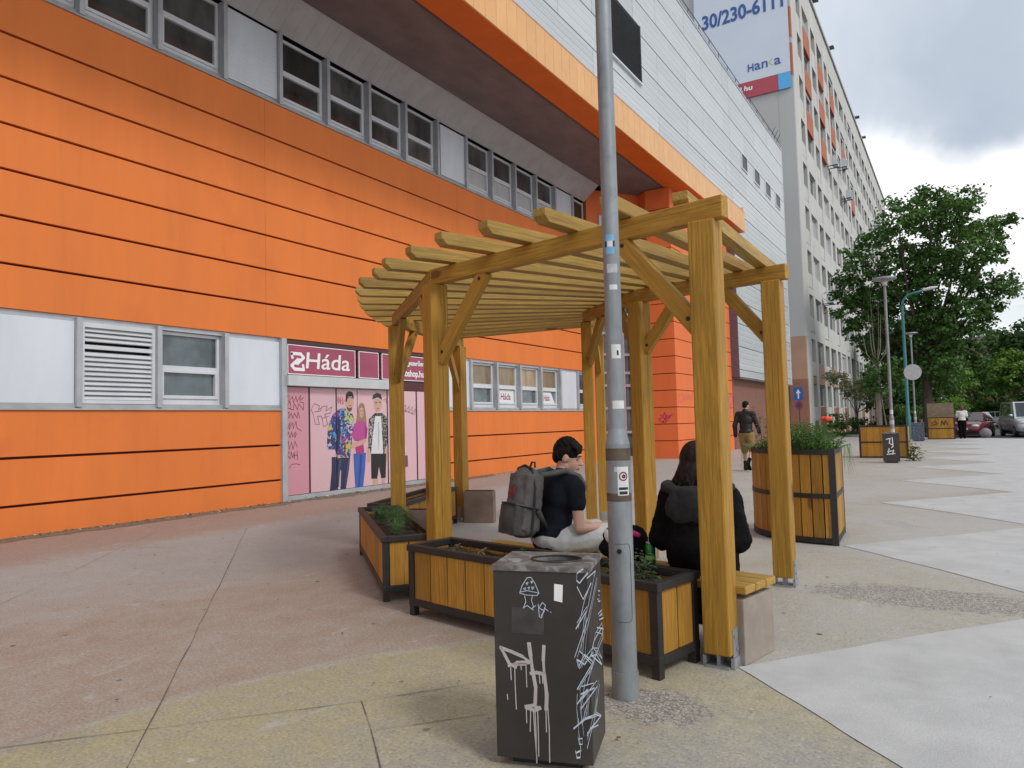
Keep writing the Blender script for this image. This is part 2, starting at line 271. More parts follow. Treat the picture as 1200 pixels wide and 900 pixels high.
DRIP=[[(-0.11,0.3975),(-0.11,0.3209),(-0.1074,0.2258)],[(-0.0634,0.4005),(-0.0627,0.3148)],[(-0.1265,0.3868),(-0.1257,0.3389)],[(0.0095,0.3673),(0.0122,0.2542),(0.0122,0.149)],[(0.0187,0.2736),(0.0234,0.1612),(0.0217,0.0348)],[(-0.0318,0.2413),(-0.0302,0.1565),(-0.0298,0.0269)],[(-0.021,0.2375),(-0.0207,0.1385),(-0.0211,0.054)],[(-0.049,0.2305),(-0.0534,0.1451)],[(-0.067,0.2338),(-0.0665,0.177)],[(-0.022,0.3083),(-0.0255,0.2513)],[(-0.0104,0.3659),(-0.0093,0.3329)],[(0.0016,0.3668),(0.0026,0.3337)],[(-0.1435,0.2802),(-0.142,0.2612)],[(-0.0846,0.3991),(-0.0831,0.3801)],[(-0.0382,0.2266),(-0.0347,0.1373),(-0.0308,0.0624)]]
SCRIB=[[(-0.2556,0.8006),(-0.3774,0.8089),(-0.3905,0.7855),(-0.3366,0.7652),(-0.0978,0.7695)],[(-0.2613,0.7671),(-0.0703,0.7612)],[(-0.1849,0.7511),(0.0159,0.7391),(-0.0289,0.7284)],[(-0.3848,0.7625),(-0.2739,0.693),(-0.091,0.7123)],[(-0.1077,0.7158),(-0.2499,0.6827),(-0.3844,0.6195)],[(-0.0173,0.726),(-0.2054,0.6352),(-0.2718,0.6158),(-0.3523,0.5236)],[(0.0404,0.704),(-0.1842,0.6021),(-0.4657,0.5414)],[(-0.4296,0.6276),(-0.2054,0.6352)],[(-0.2101,0.6088),(-0.2995,0.543),(-0.3374,0.4666)],[(-0.4238,0.5199),(-0.2884,0.4597),(-0.1,0.4468)],[(-0.4326,0.5227),(-0.4057,0.4887),(-0.2826,0.4935),(-0.1067,0.411),(-0.4393,0.4239)],[(-0.1557,0.4544),(0.0961,0.3366),(-0.0168,0.4118),(-0.1565,0.45),(-0.0635,0.4838),(0.1258,0.4804),(0.1499,0.4326),(-0.015,0.421),(-0.2513,0.3758)],[(0.0614,0.6491),(0.1046,0.6373)],[(0.053,0.6067),(0.103,0.5968)],[(0.0433,0.5579),(0.1404,0.5507)],[(0.0695,0.528),(0.1728,0.5092)],[(0.0032,0.5139),(0.1635,0.465)],[(-0.4418,0.4081),(-0.458,0.364),(-0.4398,0.307)],[(-0.4469,0.3765),(-0.2543,0.3589),(-0.2706,0.2668)],[(-0.3755,0.3843),(-0.097,0.3084)],[(-0.3956,0.349),(-0.369,0.2791),(-0.2632,0.3085),(-0.2573,0.3421)],[(-0.3,0.3926),(-0.3835,0.336),(-0.0401,0.2933)],[(-0.5217,0.3232),(-0.32,0.2771),(-0.0593,0.1948)],[(-0.4329,0.3211),(-0.4393,0.2818),(-0.406,0.201)],[(-0.2823,0.2007),(-0.2033,0.1954),(-0.0389,0.1438)],[(-0.2895,0.1597),(-0.2347,0.1721),(-0.118,0.1986),(0.02,0.2822)],[(-0.0489,0.2483),(-0.1146,0.216),(0.0257,0.1525),(-0.2808,0.2089)],[(-0.5038,0.243),(-0.4824,0.2109),(-0.4225,0.1863),(-0.4192,0.2066),(-0.4966,0.2334)]]
STICK=[[(0.0592,0.7195),(0.0936,0.7159),(0.0897,0.6483),(0.0564,0.6546)]]
SMEAR=[[(-0.1162,0.6233),(0.0167,0.6195),(0.0118,0.5192),(-0.1209,0.5217)]]
STAR=[[(-9.004,1.38),(-8.846,1.435),(-8.778,1.611),(-8.724,1.403),(-8.504,1.544),(-8.761,1.256),(-8.914,1.289),(-9.004,1.38)],[(-8.936,1.527),(-8.697,1.313)],[(-8.853,1.258),(-8.677,1.52)]]
SCR2=[[(24.45,1.983),(24.512,2.209),(24.842,2.24),(24.908,2.019),(24.627,1.955),(24.45,1.983)],[(24.929,2.2),(25.037,2.021),(25.248,2.224),(25.376,2.025),(25.493,2.211),(25.765,2.062),(25.827,2.249)],[(30.103,2.127),(30.327,1.917),(30.499,2.204)],[(30.716,1.921),(30.892,2.211),(31.371,2.365),(31.249,1.925),(30.865,2.03)],[(30.349,1.208),(30.695,1.777),(31.114,1.924),(30.903,1.418)]]
# ------------------------------------------------------------------ palette
m_orange = M('orange_render', (.73, .192, .037), .75, .05, 1.2, (1, 1, .22), .15, 90, dirt=(.63, .150, .027), dscale=.7, dlo=.5, dhi=.85, streak=.10)
m_orange_cor = M('orange_tower_render', (.74, .170, .045), .75, .05, 1.2, (1, 1, .25), .12, 90)
m_groove = M('groove_dark_red', (.075, .008, .004), .8)
m_white = M('white_frame', (.60, .62, .65), .45, .05, 3)
m_panel = M('pale_panel', (.62, .66, .72), .35, .06, 1.5, (1, 1, .3))
m_alu = M('grey_metal', (.42, .44, .47), .42, .08, 4, metal=.3)
m_glass = M('dark_glass', (.055, .055, .054), .07, .5, 1.6, (1, 1, .5), spec=.7, tint=1.2)
m_glassb = M('bluish_glass', (.09, .12, .135), .10, .45, 1.5, (1, 1, 1), spec=.6, tint=.5)
m_blind = M('tan_blind', (.27, .20, .12), .3, .25, 5, (1, 1, .2), spec=.6, tint=.5)
m_curtain = M('white_curtain', (.42, .42, .43), .3, .12, 12, (1, 1, .05), spec=.6)
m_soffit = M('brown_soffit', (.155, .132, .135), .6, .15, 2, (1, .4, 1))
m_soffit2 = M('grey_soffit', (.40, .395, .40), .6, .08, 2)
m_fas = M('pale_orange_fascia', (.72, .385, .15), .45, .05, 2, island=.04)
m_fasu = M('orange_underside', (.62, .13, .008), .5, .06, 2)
m_clad = M('white_corrugated_cladding', (.50, .53, .545), .38, .05, .7, (1, .3, 3), bump=0, island=.05)
m_dark = M('near_black', (.012, .012, .014), .5)
m_louv = M('black_louvre', (.14, .145, .16), .5); m_void = M('dark_opening', (.016, .018, .022), .35, spec=.15)
m_purple = M('purple_brown_strip', (.13, .085, .11), .6)
m_sillm = M('grey_sill', (.36, .37, .38), .5, .12, 3)
m_rail = M('dark_rail', (.05, .05, .06), .5)
m_pink = M('pink_foil', (.60, .27, .33), .3, .05, .6)
m_pink2 = M('pale_pink_foil', (.66, .42, .46), .3, .06, .5)
m_sign = M('raspberry_sign', (.34, .055, .11), .35, .10, 1.0, (1, .6, 1))
m_signw = M('white_lettering', (.80, .80, .80), .4, .02)
m_maroon = M('maroon_trim', (.075, .018, .02), .5)

# ------------------------------------------------------------------ ground
def S(o): o['kind'] = 'structure'; return o
def ground_mat():
    m = bpy.data.materials.new('worn_plaza_concrete'); m.use_nodes = True; t = NT(m.node_tree)
    P = t.add('ShaderNodeNewGeometry').outputs['Position']
    sp = t.add('ShaderNodeSeparateXYZ', {0: P}); x, y = sp.outputs[0], sp.outputs[1]
    n_big = t.noise(P, .55, 6, .6, .3); n_mid = t.noise(P, 2.2, 8, .68, .4); n_st = t.noise(t.mapv(P, (1, .8, 1), (3, 1, 0), (0, 0, .6)), 4.2, 9, .72, .3)
    n_fine = t.noise(P, 62, 4, .7); n_grit = t.noise(P, 150, 2, .6); n_blot = t.noise(P, 13, 6, .7)
    n_pat = t.noise(P, 1.5, 7, .66, .6)
    grey = t.mix(n_mid, (.365, .35, .325, 1), (.46, .445, .415, 1))
    beige = t.mix(n_mid, (.30, .27, .215, 1), (.41, .375, .31, 1))
    base = t.mix(t.math('MULTIPLY', t.step(n_big, .40, .66), .7), grey, beige)
    dw = t.math('ADD', x, t.math('MULTIPLY', t.math('SUBTRACT', n_mid, .5), .9))
    dx, dy = t.math('SUBTRACT', x, .3), t.math('SUBTRACT', y, 1.3)
    rad = t.math('SQRT', t.math('ADD', t.math('MULTIPLY', dx, dx), t.math('MULTIPLY', dy, dy)))
    rw = t.math('ADD', rad, t.math('ADD', t.math('MULTIPLY', t.math('SUBTRACT', n_mid, .5), .20), t.math('MULTIPLY', t.math('SUBTRACT', n_blot, .5), .13)))
    lav = t.mix(n_mid, (.325, .305, .285, 1), (.41, .388, .366, 1))
    # worn terracotta paint: what is left of it over the grey base
    keep = t.math('ADD', t.math('MULTIPLY', n_st, .6), t.math('MULTIPLY', n_blot, .4))
    terr = t.mix(t.step(keep, .30, .66), (.39, .338, .295, 1), (.325, .238, .180, 1))
    terr = t.mix(t.math('MULTIPLY', t.step(n_pat, .52, .72), .55), terr, (.40, .355, .33, 1))
    outer = t.step(t.math('ADD', rad, t.math('MULTIPLY', t.math('SUBTRACT', n_pat, .5), 2.6)), 7.6, 5.7)
    c = t.mix(t.math('MULTIPLY', t.step(dw, -4.6, -6.2), t.step(y, 30, 16)), base, lav)
    strip = t.math('MULTIPLY', t.step(dw, -8.2, -9.0), t.math('ADD', t.math('MULTIPLY', t.step(y, 26, 8), .62), .15))
    c = t.mix(strip, c, (.335, .218, .168, 1))
    ring = t.math('MULTIPLY', t.step(rw, 3.82, 3.93), outer)
    ring = t.math('MULTIPLY', ring, t.step(t.math('SUBTRACT', t.math('MULTIPLY', x, -.61), t.math('MULTIPLY', y, .79)), -2.1, -1.5))
    c = t.mix(ring, c, terr)
    inside = t.step(rw, 3.92, 3.80)
    och = t.mix(t.step(keep, .34, .62), (.36, .33, .255, 1), (.385, .335, .185, 1))
    gfade = t.step(t.math('ADD', rad, t.math('MULTIPLY', t.math('SUBTRACT', n_pat, .5), 2.4)), 1.6, 3.1)
    och = t.mix(gfade, (.325, .31, .28, 1), och)
    c = t.mix(t.math('MULTIPLY', inside, t.step(y, 4.4, 3.6)), c, och)
    edge = t.math('MULTIPLY', t.step(t.math('ABSOLUTE', t.math('SUBTRACT', rw, 3.87)), .05, .01), t.step(keep, .46, .58))
    c = t.mix(t.math('MULTIPLY', t.math('MULTIPLY', edge, .6), t.step(y, 4.2, 3.8)), c, (.43, .41, .38, 1))
    q = t.math('MULTIPLY', t.step(keep, .44, .6), t.math('MULTIPLY', t.step(x, -3.6, -1.8), t.step(y, 8.8, 6.6)))
    c = t.mix(t.math('MULTIPLY', q, .5), c, (.43, .39, .28, 1))
    # patches where the surface has worn down to the pebbles
    def patch(cx, cy, rx, ry, rot):
        v = t.mapv(P, (1/rx, 1/ry, 0), (0, 0, 0), (0, 0, 0))
        m1 = t.add('ShaderNodeMapping', {'Vector': P, 'Location': (-cx, -cy, 0)}, vector_type='POINT').outputs[0]
        m2 = t.add('ShaderNodeMapping', {'Vector': m1, 'Rotation': (0, 0, -rot), 'Scale': (1/rx, 1/ry, 0)}, vector_type='TEXTURE' if False else 'POINT').outputs[0]
        d = t.add('ShaderNodeVectorMath', {0: m2}, operation='LENGTH').outputs['Value']
        return t.step(t.math('ADD', d, t.math('MULTIPLY', t.math('SUBTRACT', n_blot, .5), 1.5)), 1.08, .80)
    pm = t.math('MAXIMUM', patch(-.25, 6.15, .86, .37, -.75), patch(-1.34, 3.32, .30, .22, .5))
    peb = t.add('ShaderNodeTexVoronoi', {'Vector': P, 'Scale': 85.0})
    pr = t.add('ShaderNodeSeparateColor', {0: peb.outputs['Color']}).outputs[0]
    pebc = t.mix(pr, (.20, .175, .15, 1), (.50, .47, .43, 1)); pebc = t.mix(t.math('MULTIPLY', t.step(peb.outputs['Distance'], .5, .8), .8), pebc, (.12, .105, .09, 1))
    c = t.mix(t.math('MULTIPLY', t.step(n_blot, .52, .70), .30), c, (.52, .49, .45, 1))
    c = t.mix(t.math('MULTIPLY', t.step(n_blot, .46, .30), .32), c, (.20, .175, .155, 1))
    c = t.mix(t.math('MULTIPLY', t.step(n_fine, .545, .64), .5), c, (.55, .52, .47, 1))
    c = t.mix(t.math('MULTIPLY', t.step(n_fine, .455, .36), .50), c, (.13, .11, .095, 1))
    c = t.mix(t.math('MULTIPLY', t.step(n_grit, .6, .8), .3), c, (.62, .59, .54, 1))
    c = t.mix(t.math('MULTIPLY', pm, .85), c, pebc)
    spot = t.add('ShaderNodeTexVoronoi', {'Vector': P, 'Scale': 1.9}).outputs['Distance']
    c = t.mix(t.math('MULTIPLY', t.step(spot, .045, .03), .85), c, (.05, .045, .045, 1))
    gum = t.add('ShaderNodeTexVoronoi', {'Vector': t.mapv(P, (1, 1, 1), (2.3, 1.1, 0)), 'Scale': 4.2}); gsel = t.add('ShaderNodeSeparateColor', {0: gum.outputs['Color']}).outputs[0]
    c = t.mix(t.math('MULTIPLY', t.math('MULTIPLY', t.step(gum.outputs['Distance'], .085, .06), t.math('GREATER_THAN', gsel, .72)), .7), c, (.12, .105, .10, 1))
    c = t.mix(t.math('MULTIPLY', t.math('MULTIPLY', t.step(gum.outputs['Distance'], .10, .05), t.math('LESS_THAN', gsel, .16)), .6), c, (.56, .54, .50, 1))
    scuff = t.noise(t.mapv(P, (1.6, .7, 1), (9, 4, 0), (0, 0, .7)), 2.6, 8, .7, .8)
    c = t.mix(t.math('MULTIPLY', t.step(scuff, .60, .70), .55), c, (.47, .455, .43, 1))
    stain = t.noise(t.mapv(P, (1, 1, 1), (5, 2, 0)), .9, 7, .66, .5)
    c = t.mix(t.math('MULTIPLY', t.step(stain, .56, .72), .28), c, (.19, .165, .145, 1))
    p = t.add('ShaderNodeBsdfPrincipled', {'Base Color': c, 'Roughness': .8, 'Specular IOR Level': .3})
    hh = t.math('ADD', t.math('ADD', t.math('MULTIPLY', n_fine, .6), t.math('MULTIPLY', n_grit, .4)), t.math('MULTIPLY', t.math('MULTIPLY', pm, peb.outputs['Distance']), -1.2))
    bn = t.add('ShaderNodeBump', {'Strength': .5, 'Distance': .006, 'Height': hh}); t.t.links.new(bn.outputs[0], p.inputs['Normal'])
    t.add('ShaderNodeOutputMaterial', {0: p.outputs[0]}); return m
m_plaza = ground_mat()
m_pave = M('pale_new_concrete', (.475, .475, .47), .75, .08, 2.6, (1, 1, 1), .4, 110, dirt=(.41, .405, .40), dscale=1.6, dlo=.55, dhi=.74)
m_asph = M('asphalt', (.075, .075, .08), .85, .2, 2, (1, 1, 1), .5, 120)
m_soil = M('dark_soil', (.035, .026, .019), .95, .4, 18, (1, 1, 1), 1.0, 40)
m_gravel = M('exposed_gravel', (.27, .24, .21), .9, .45, 75, (1, 1, 1), 1.0, 70, col2=(.36, .33, .30))
m_dirt = M('sandy_dirt', (.20, .16, .11), .95, .35, 22, (1, 1, 1), .8, 60)
m_lawn = M('park_ground', (.045, .065, .02), .95, .4, 3)
m_joint = M('joint_filler', (.13, .112, .10), .9, .3, 20)
m_kerb = M('kerb_stone', (.46, .45, .43), .8, .1, 6)

def sheet(name, pts, z, mat, curl=0.0):
    b = MB(); b.face([(x, y, z) for x, y in pts]); return S(b.build(name, mat))
sheet('ground', [(-420, -300), (420, -300), (420, 600), (-420, 600)], -.10, m_asph)
# plaza slab with a true step down to the street
edge = [(30, 19.3), (2.46, 42.9), (-.38, 45.3), (-3.0, 47.5), (-8.2, 51.9)]
b = MB(); b.prism([(-11.6, -12), (30, -12)] + edge + [(-11.6, 54.8)], -.3, 0.0); S(b.build('plaza_ground', m_plaza))
# white zigzag paving (4 mm above)
zz = []
for k in range(-3, 11):
    ya = 4.03 + 4.2*k; xa = -1.1 - .02*k
    def J(): return random.uniform(-.03, .03)
    zz += [(.66+J(), ya-1.98), (xa*.45+.66*.55+J(), ya-1.0+J()), (xa, ya), (xa*.5+.33+J(), ya+1.1+J()), (.66+J(), ya+2.22)]
fin_pts = []
for i in range(len(zz)-1):
    a = Vector(zz[i]); c = Vector(zz[i+1]); n = max(1, int((c-a).length/.12))
    for j in range(n):
        p = a.lerp(c, j/n); p += Vector((noise.noise((p.x*4, p.y*4, 0)), noise.noise((p.x*4, p.y*4, 7))))*.011; fin_pts.append((p.x, p.y))
zz = [p for p in fin_pts if p[1] < 44.2]
yend = zz[-1][1]
sheet('pale_paving', [(29.5, -11), (29.5, 19.3)] + [(2.6, 42.6), (-.2, 44.9)] + [p for p in reversed(zz)] , .004, m_pave)
# worn gravel patches
def blobpoly(cx, cy, rx, ry, rot, n=40, seed=0):
    o = []
    for i in range(n):
        a = 2*math.pi*i/n; r = 1 + .28*noise.noise((math.cos(a)*1.6+seed, math.sin(a)*1.6, seed*.7)) + .1*noise.noise((math.cos(a)*5+seed, math.sin(a)*5, seed))
        x, y = math.cos(a)*rx*r, math.sin(a)*ry*r; o.append((cx + x*math.cos(rot)-y*math.sin(rot), cy + x*math.sin(rot)+y*math.cos(rot)))
    return o
# joints
jb = MB(); FG = lambda u, v, z: (u, v, .0045+z)
def joint(pts, wd):
    o = []
    for i in range(len(pts)-1):
        a = Vector(pts[i]); c = Vector(pts[i+1]); n = max(2, int((c-a).length/.15))
        o += [tuple(a.lerp(c, j/n)) for j in range(n)]
    o.append(pts[-1]); o = [(p[0]+.012*noise.noise((p[0]*2, p[1]*2, 3)), p[1]+.012*noise.noise((p[0]*2, p[1]*2, 9))) for p in o]
    for i in range(len(o)-1): jb.stroke([o[i], o[i+1]], wd*random.uniform(.2, .75), FG)
joint([(-2.4, 1.24), (-2.94, 1.72), (-5.6, 4.1), (-8.45, 6.62)], .011)
joint([(-4.3, .78), (-3.61, 1.55), (-2.57, 2.71), (-2.19, 3.2)], .008)
joint([(-2.59, 2.7), (-2.03, 2.22), (-1.5, 1.7)], .009); joint([(-2.29, 2.47), (-1.95, 2.85)], .007)
joint([(-5.9, 2.0), (-7.6, 3.9), (-9.4, 5.9)], .006); joint([(-7.2, 1.5), (-10, 4.3)], .005)
joint([(-3.4, 8.0), (-1.3, 11.0), (.6, 10.9)], .008); joint([(-9.5, 12.2), (-5, 14.4), (-1, 13.9)], .008); joint([(-1.5, 2.0), (-.75, 1.6)], .008)
joint([(-2.3, 5.3), (-4.2, 7.2), (-5.3, 8.3)], .008); joint([(-3.5, 5.6), (-2.6, 6.8)], .007); joint([(-9, 17), (-1.2, 19.4)], .01)
S(jb.build('paving_joints', m_joint))
sheet('dirt_verge', [(-10.84, -8), (-10.4, -8)] + [(-10.42+.22*noise.noise((0, y*1.1, 2))+.10*noise.noise((0, y*4.1, 5)), y) for y in [i*.12-7.9 for i in range(0, 199)]] + [(-10.6, 16.2), (-10.84, 16.4)], .004, m_dirt)
lt = MB(); rl = random.Random(8)
for k in range(1500):
    if k < 1250: y = rl.uniform(2, 22); x = -10.83+abs(rl.gauss(0, .20)); s_ = rl.uniform(.008, .028)
    else: x = rl.uniform(-8, 1.5); y = rl.uniform(1.6, 12); s_ = rl.uniform(.004, .014)
    a_ = rl.uniform(0, 3.14); u_ = Vector((math.cos(a_), math.sin(a_), rl.uniform(-.3, .3)))*s_; v_ = Vector((-math.sin(a_), math.cos(a_), rl.uniform(-.4, .4)))*s_*rl.uniform(.4, .9); p_ = Vector((x, y, .010+s_*.3)); lt.cur = rl.choice((0, 0, 1, 2))
    lt.face([p_-u_, p_-v_, p_+u_, p_+v_])
tag(lt.build('leaf_litter', [M('dry_litter', (.14, .10, .06), .9, .4, 40), M('dark_litter', (.05, .045, .04), .9), M('pale_litter', (.55, .53, .50), .8)]), 'bits of dry litter scattered along the wall and over the paving', 'litter', kind='stuff')
# planted bed along the apartment block
sheet('planting_bed', [(-8.15, 51.9), (-3.0, 47.6), (-1.0, 56), (-1.0, 140), (-8.15, 140)], -.004, m_lawn)
sheet('park_ground', [(2, 92), (60, 60), (200, 60), (200, 300), (-200, 300), (-200, 125), (-1, 125)], -.05, m_lawn)
b = MB(); b.beam((-2.7, 47.3, .03), (-8.3, 52.1, .03), .16, .18); S(b.build('kerb', m_kerb, bevel=.01))

# ------------------------------------------------------------------ orange shop building
WX = -10.85
bld = thing('shop_building', 'orange panelled shop building with a white metal clad upper storey and window bands', 'building', (WX, 7, 0))
YM = [-6.77 + 1.2365*i for i in range(25)]          # window module 1.2365 m; YM[10] = 5.6
YM = [round(5.6+1.2365*(i-10), 3) for i in range(24)]
YE = 22.75
def band(z0, z1, segs, mb, x=WX):
    for a, c in segs: mb.bx(x-.09, x, a, c, z0, z1)
lo = [(-12, 9.30), (14.33, YE)]
SEG = lambda: [(-12, 0.0), (0.003, 8.945), (8.948, 15.035), (15.039, YE)]
pb = MB()
g = .018
for z0, z1 in ((-.05, .41), (.41, 1.055), (1.055, 1.70)):
    band(z0+(g if z0 > 0 else 0), z1-(g if z1 < 1.7 else 0), lo, pb)
zs = [3.075, 3.68, 4.325, 4.97, 5.60, 6.235, 6.86, 7.545]
for i in range(7): band(zs[i]+(g if i else 0), zs[i+1]-(g if i < 6 else 0), SEG(), pb)
pb.build('orange_panelling', m_orange, bld, bevel=.004)
b = MB(); b.bx(WX-.5, WX-.06, -12, 9.30, -.05, 1.69); b.bx(WX-.5, WX-.06, 14.33, YE-.02, -.05, 1.69); b.bx(WX-.5, WX-.06, -12, YE-.02, 3.09, 7.53)
b.build('backing_wall', m_groove, bld)
b = MB(); b.bx(WX-.6, WX-.22, -12, YE-.02, 1.69, 3.09); b.bx(WX-.6, WX-.22, -12, YE-.02, 7.53, 9.6)
b.build('band_backing', m_dark, bld)
b = MB()
for s in (((-12, 9.3)), ((14.33, YE))): b.bx(WX-.2, WX+.03, s[0], s[1], 1.702, 1.735); b.bx(WX-.2, WX-.02, s[0], s[1], 1.735, 1.80)
b.bx(WX-.2, WX+.035, -12, YE, 7.547, 7.575); b.bx(WX-.2, WX-.03, -12, YE, 7.575, 7.66)
b.build('sill', m_sillm, bld, bevel=.003)
b = MB()
for s in (((-12, 9.3)), ((14.33, YE))): b.bx(WX-.2, WX-.04, s[0], s[1], 3.0, 3.072)
b.build('head_flashing', m_alu, bld)
# mullion fins
def fin(y, z0, z1):
    q = MB(); q.bx(WX-.2, WX+.05, y-.04, y+.04, z0, z1); q.build('mullion', m_alu, bld, bevel=.004)
for y in YM:
    if not (9.2 < y < 14.4): fin(y, 1.745, 3.045)
    if y < 22: fin(y, 7.58, 9.0)
def window(y0, y1, z0, z1, top, bot, tr=.5, par=None, x=WX-.10):
    """frame with transom and two panes"""
    par = par or bld
    f = MB(); t = .055; zt = z0+(z1-z0)*tr
    f.bx(x-.07, x, y0, y1, z1-t, z1); f.bx(x-.07, x, y0, y1, z0, z0+t+.05); f.bx(x-.07, x, y0, y0+t, z0+t+.05, z1-t); f.bx(x-.07, x, y1-t, y1, z0+t+.05, z1-t); f.bx(x-.07, x, y0+t, y1-t, zt-.04, zt+.04)
    # opening sash of the lower light
    zl = z0+t+.05; s = .045
    f.bx(x-.05, x+.022, y0+t-.01, y1-t+.01, zt-.075, zt-.03); f.bx(x-.05, x+.022, y0+t-.01, y1-t+.01, zl-.01, zl+s)
    f.bx(x-.05, x+.022, y0+t-.01, y0+t+s, zl+s, zt-.075); f.bx(x-.05, x+.022, y1-t-s, y1-t+.01, zl+s, zt-.075)
    fo = f.build('window', m_white, par, bevel=.003)
    for (a, c, mt) in ((zt+.04, z1-t, top), (zl+s, zt-.075, bot)):
        p = MB(); e = 0 if a > zt else s
        p.bx(x-.045, x-.035, y0+t+e, y1-t-e, a, c); p.build('pane', mt, fo)
    return fo
def panel(y0, y1, z0, z1, mt, ribs=False):
    q = MB(); q.bx(WX-.10, WX-.02, y0, y1, z0, z1)
    if ribs:
        for k in range(16): zz_ = z0+.05+k*.05; q.bx(WX-.03, WX-.012, y0+.04, y1-.04, zz_, zz_+.034)
    q.build('infill_panel', mt, bld, bevel=.004)
def louvre(y0, y1, z0, z1):
    q = MB(); q.bx(WX-.10, WX-.01, y0, y1, z1-.07, z1); q.bx(WX-.10, WX-.01, y0, y1, z0, z0+.05); q.bx(WX-.10, WX-.01, y0, y0+.05, z0+.05, z1-.07); q.bx(WX-.10, WX-.01, y1-.05, y1, z0+.05, z1-.07)
    n = 15; zm = z0+(z1-z0)*.70
    q.bx(WX-.09, WX-.02, y0+.05, y1-.05, zm-.03, zm+.03)
    for k in range(n):
        zc = z0+.085+k*(z1-z0-.19)/(n-1)
        if abs(zc-zm) < .05: continue
        q.box((WX-.055, (y0+y1)/2, zc), (.078, y1-y0-.1, .016), Matrix.Rotation(R_(48), 3, 'Y'))
    q.build('louvre', m_white, bld)
e = .045
LOW = {0: 'p', 1: 'w', 2: 'w', 3: 'p', 4: 'w', 5: 'w', 6: 'w', 7: 'p', 8: 'w', 9: 'p', 10: 'l', 11: 'w', 12: 'p', 17: 'p', 18: 'c', 19: 'd', 20: 'c', 21: 'd', 22: 'p', 23: 'w'}
UPP = {i: 'w' for i in range(24)}
for i in (1, 7, 12, 17, 22): UPP[i] = 'p'
shut_white = (18, 19, 20, 21)
for i in range(24):
    y0 = YM[i]+e; y1 = (YM[i+1] if i < 23 else YE)-e
    k = LOW.get(i)
    if i == 16: k = None
    if i == 17: y0 = 14.42
    if k == 'p': panel(y0, y1, 1.80, 2.995, m_panel)
    elif k == 'l': louvre(y0, y1, 1.80, 2.995)
    elif k == 'w': window(y0, y1, 1.80, 2.995, m_glassb, m_glassb if i < 14 else m_glass)
    elif k in ('c', 'd'): window(y0, y1, 1.80, 2.995, m_blind, m_glassb)
    if UPP[i] == 'p': panel(y0, y1, 7.67, 8.97, m_panel, ribs=(i == 12))
    else: window(y0, y1, 7.66, 8.98, m_glass, m_curtain if i in shut_white else m_glass)
# papers in two of the far windows
def Fw(u, v, z): return (WX-.075+z, u, v)
m_paper = M('white_paper', (.74, .74, .74), .5, .02); m_plum = M('plum_print', (.22, .03, .10), .5)
for i, tilt in ((19, False), (21, True)):
    y0 = YM[i]+.16; y1 = YM[i+1]-.16
    q = MB(); q.face([(WX-.128, y0, 1.95), (WX-.128, y1, 1.95), (WX-.128, y1-(.25 if tilt else 0), 2.30), (WX-.128, y0, 2.30)])
    q.extr([(WX-.132, y0, 1.95), (WX-.132, y1, 1.95), (WX-.132, y1-(.25 if tilt else 0), 2.30), (WX-.132, y0, 2.30)], (.003, 0, 0))
    po = q.build('window_poster', m_paper, bld)
    text('lettering', 'Háda', .26, m_plum, (WX-.1275, y0+.20, 2.03), (0, 1, 0), (0, 0, 1), po, ext=.0006, bold=.003, shear=.12, xs=1.0 if not tilt else .7, off=.001)
    r = MB(); r.stroke([(y0+.06, 2.06), (y0+.15, 2.06), (y0+.08, 2.14), (y0+.15, 2.2), (y0+.06, 2.22)], .022, lambda u, v, z: (WX-.1265+z, u, v)); r.build('emblem', m_plum, po)
# angled soffit, flat soffit, orange edge beam
b = MB(); ys = -12
while ys < YE-.2:
    y2 = min(ys+.30, YE-.1)
    b.extr([(WX-.02, ys+.0015, 9.02), (-10.3, ys+.0015, 9.50), (-10.32, ys+.0015, 9.53), (WX-.04, ys+.0015, 9.05)], (0, y2-ys-.003, 0)); ys = y2
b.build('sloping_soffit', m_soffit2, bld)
b = MB(); b.bx(-10.34, -8.48, -12, 25.6, 9.53, 9.60)
y = -12.0
while y < 25: b.bx(-10.30, -8.53, y, y+.397, 9.507, 9.529); y += .40
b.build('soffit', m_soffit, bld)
b = MB(); b.bx(-8.53, -8.48, -12, 32.2, 9.462, 9.53); b.build('soffit_trim', m_rail, bld)
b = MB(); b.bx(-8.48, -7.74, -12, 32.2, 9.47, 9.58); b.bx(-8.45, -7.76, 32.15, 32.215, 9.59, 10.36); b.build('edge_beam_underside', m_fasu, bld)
b = MB(); y = -12.0
while y < 32.2:
    y2 = min(y+.41, 32.22); b.bx(-7.74, -7.70, y+.004, y2-.004, 9.465, 10.365); y = y2
b.bx(-7.985, -7.75, 32.217, 32.235, 9.47, 10.6)
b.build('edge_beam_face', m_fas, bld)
b = MB(); b.extr([(-7.69, -12, 10.34), (-7.69, -12, 10.375), (-7.98, -12, 10.71), (-7.98, -12, 10.66)], (0, 44.25, 0)); b.build('drip_flashing', M('pinkish_flashing', (.55, .42, .44), .5), bld)
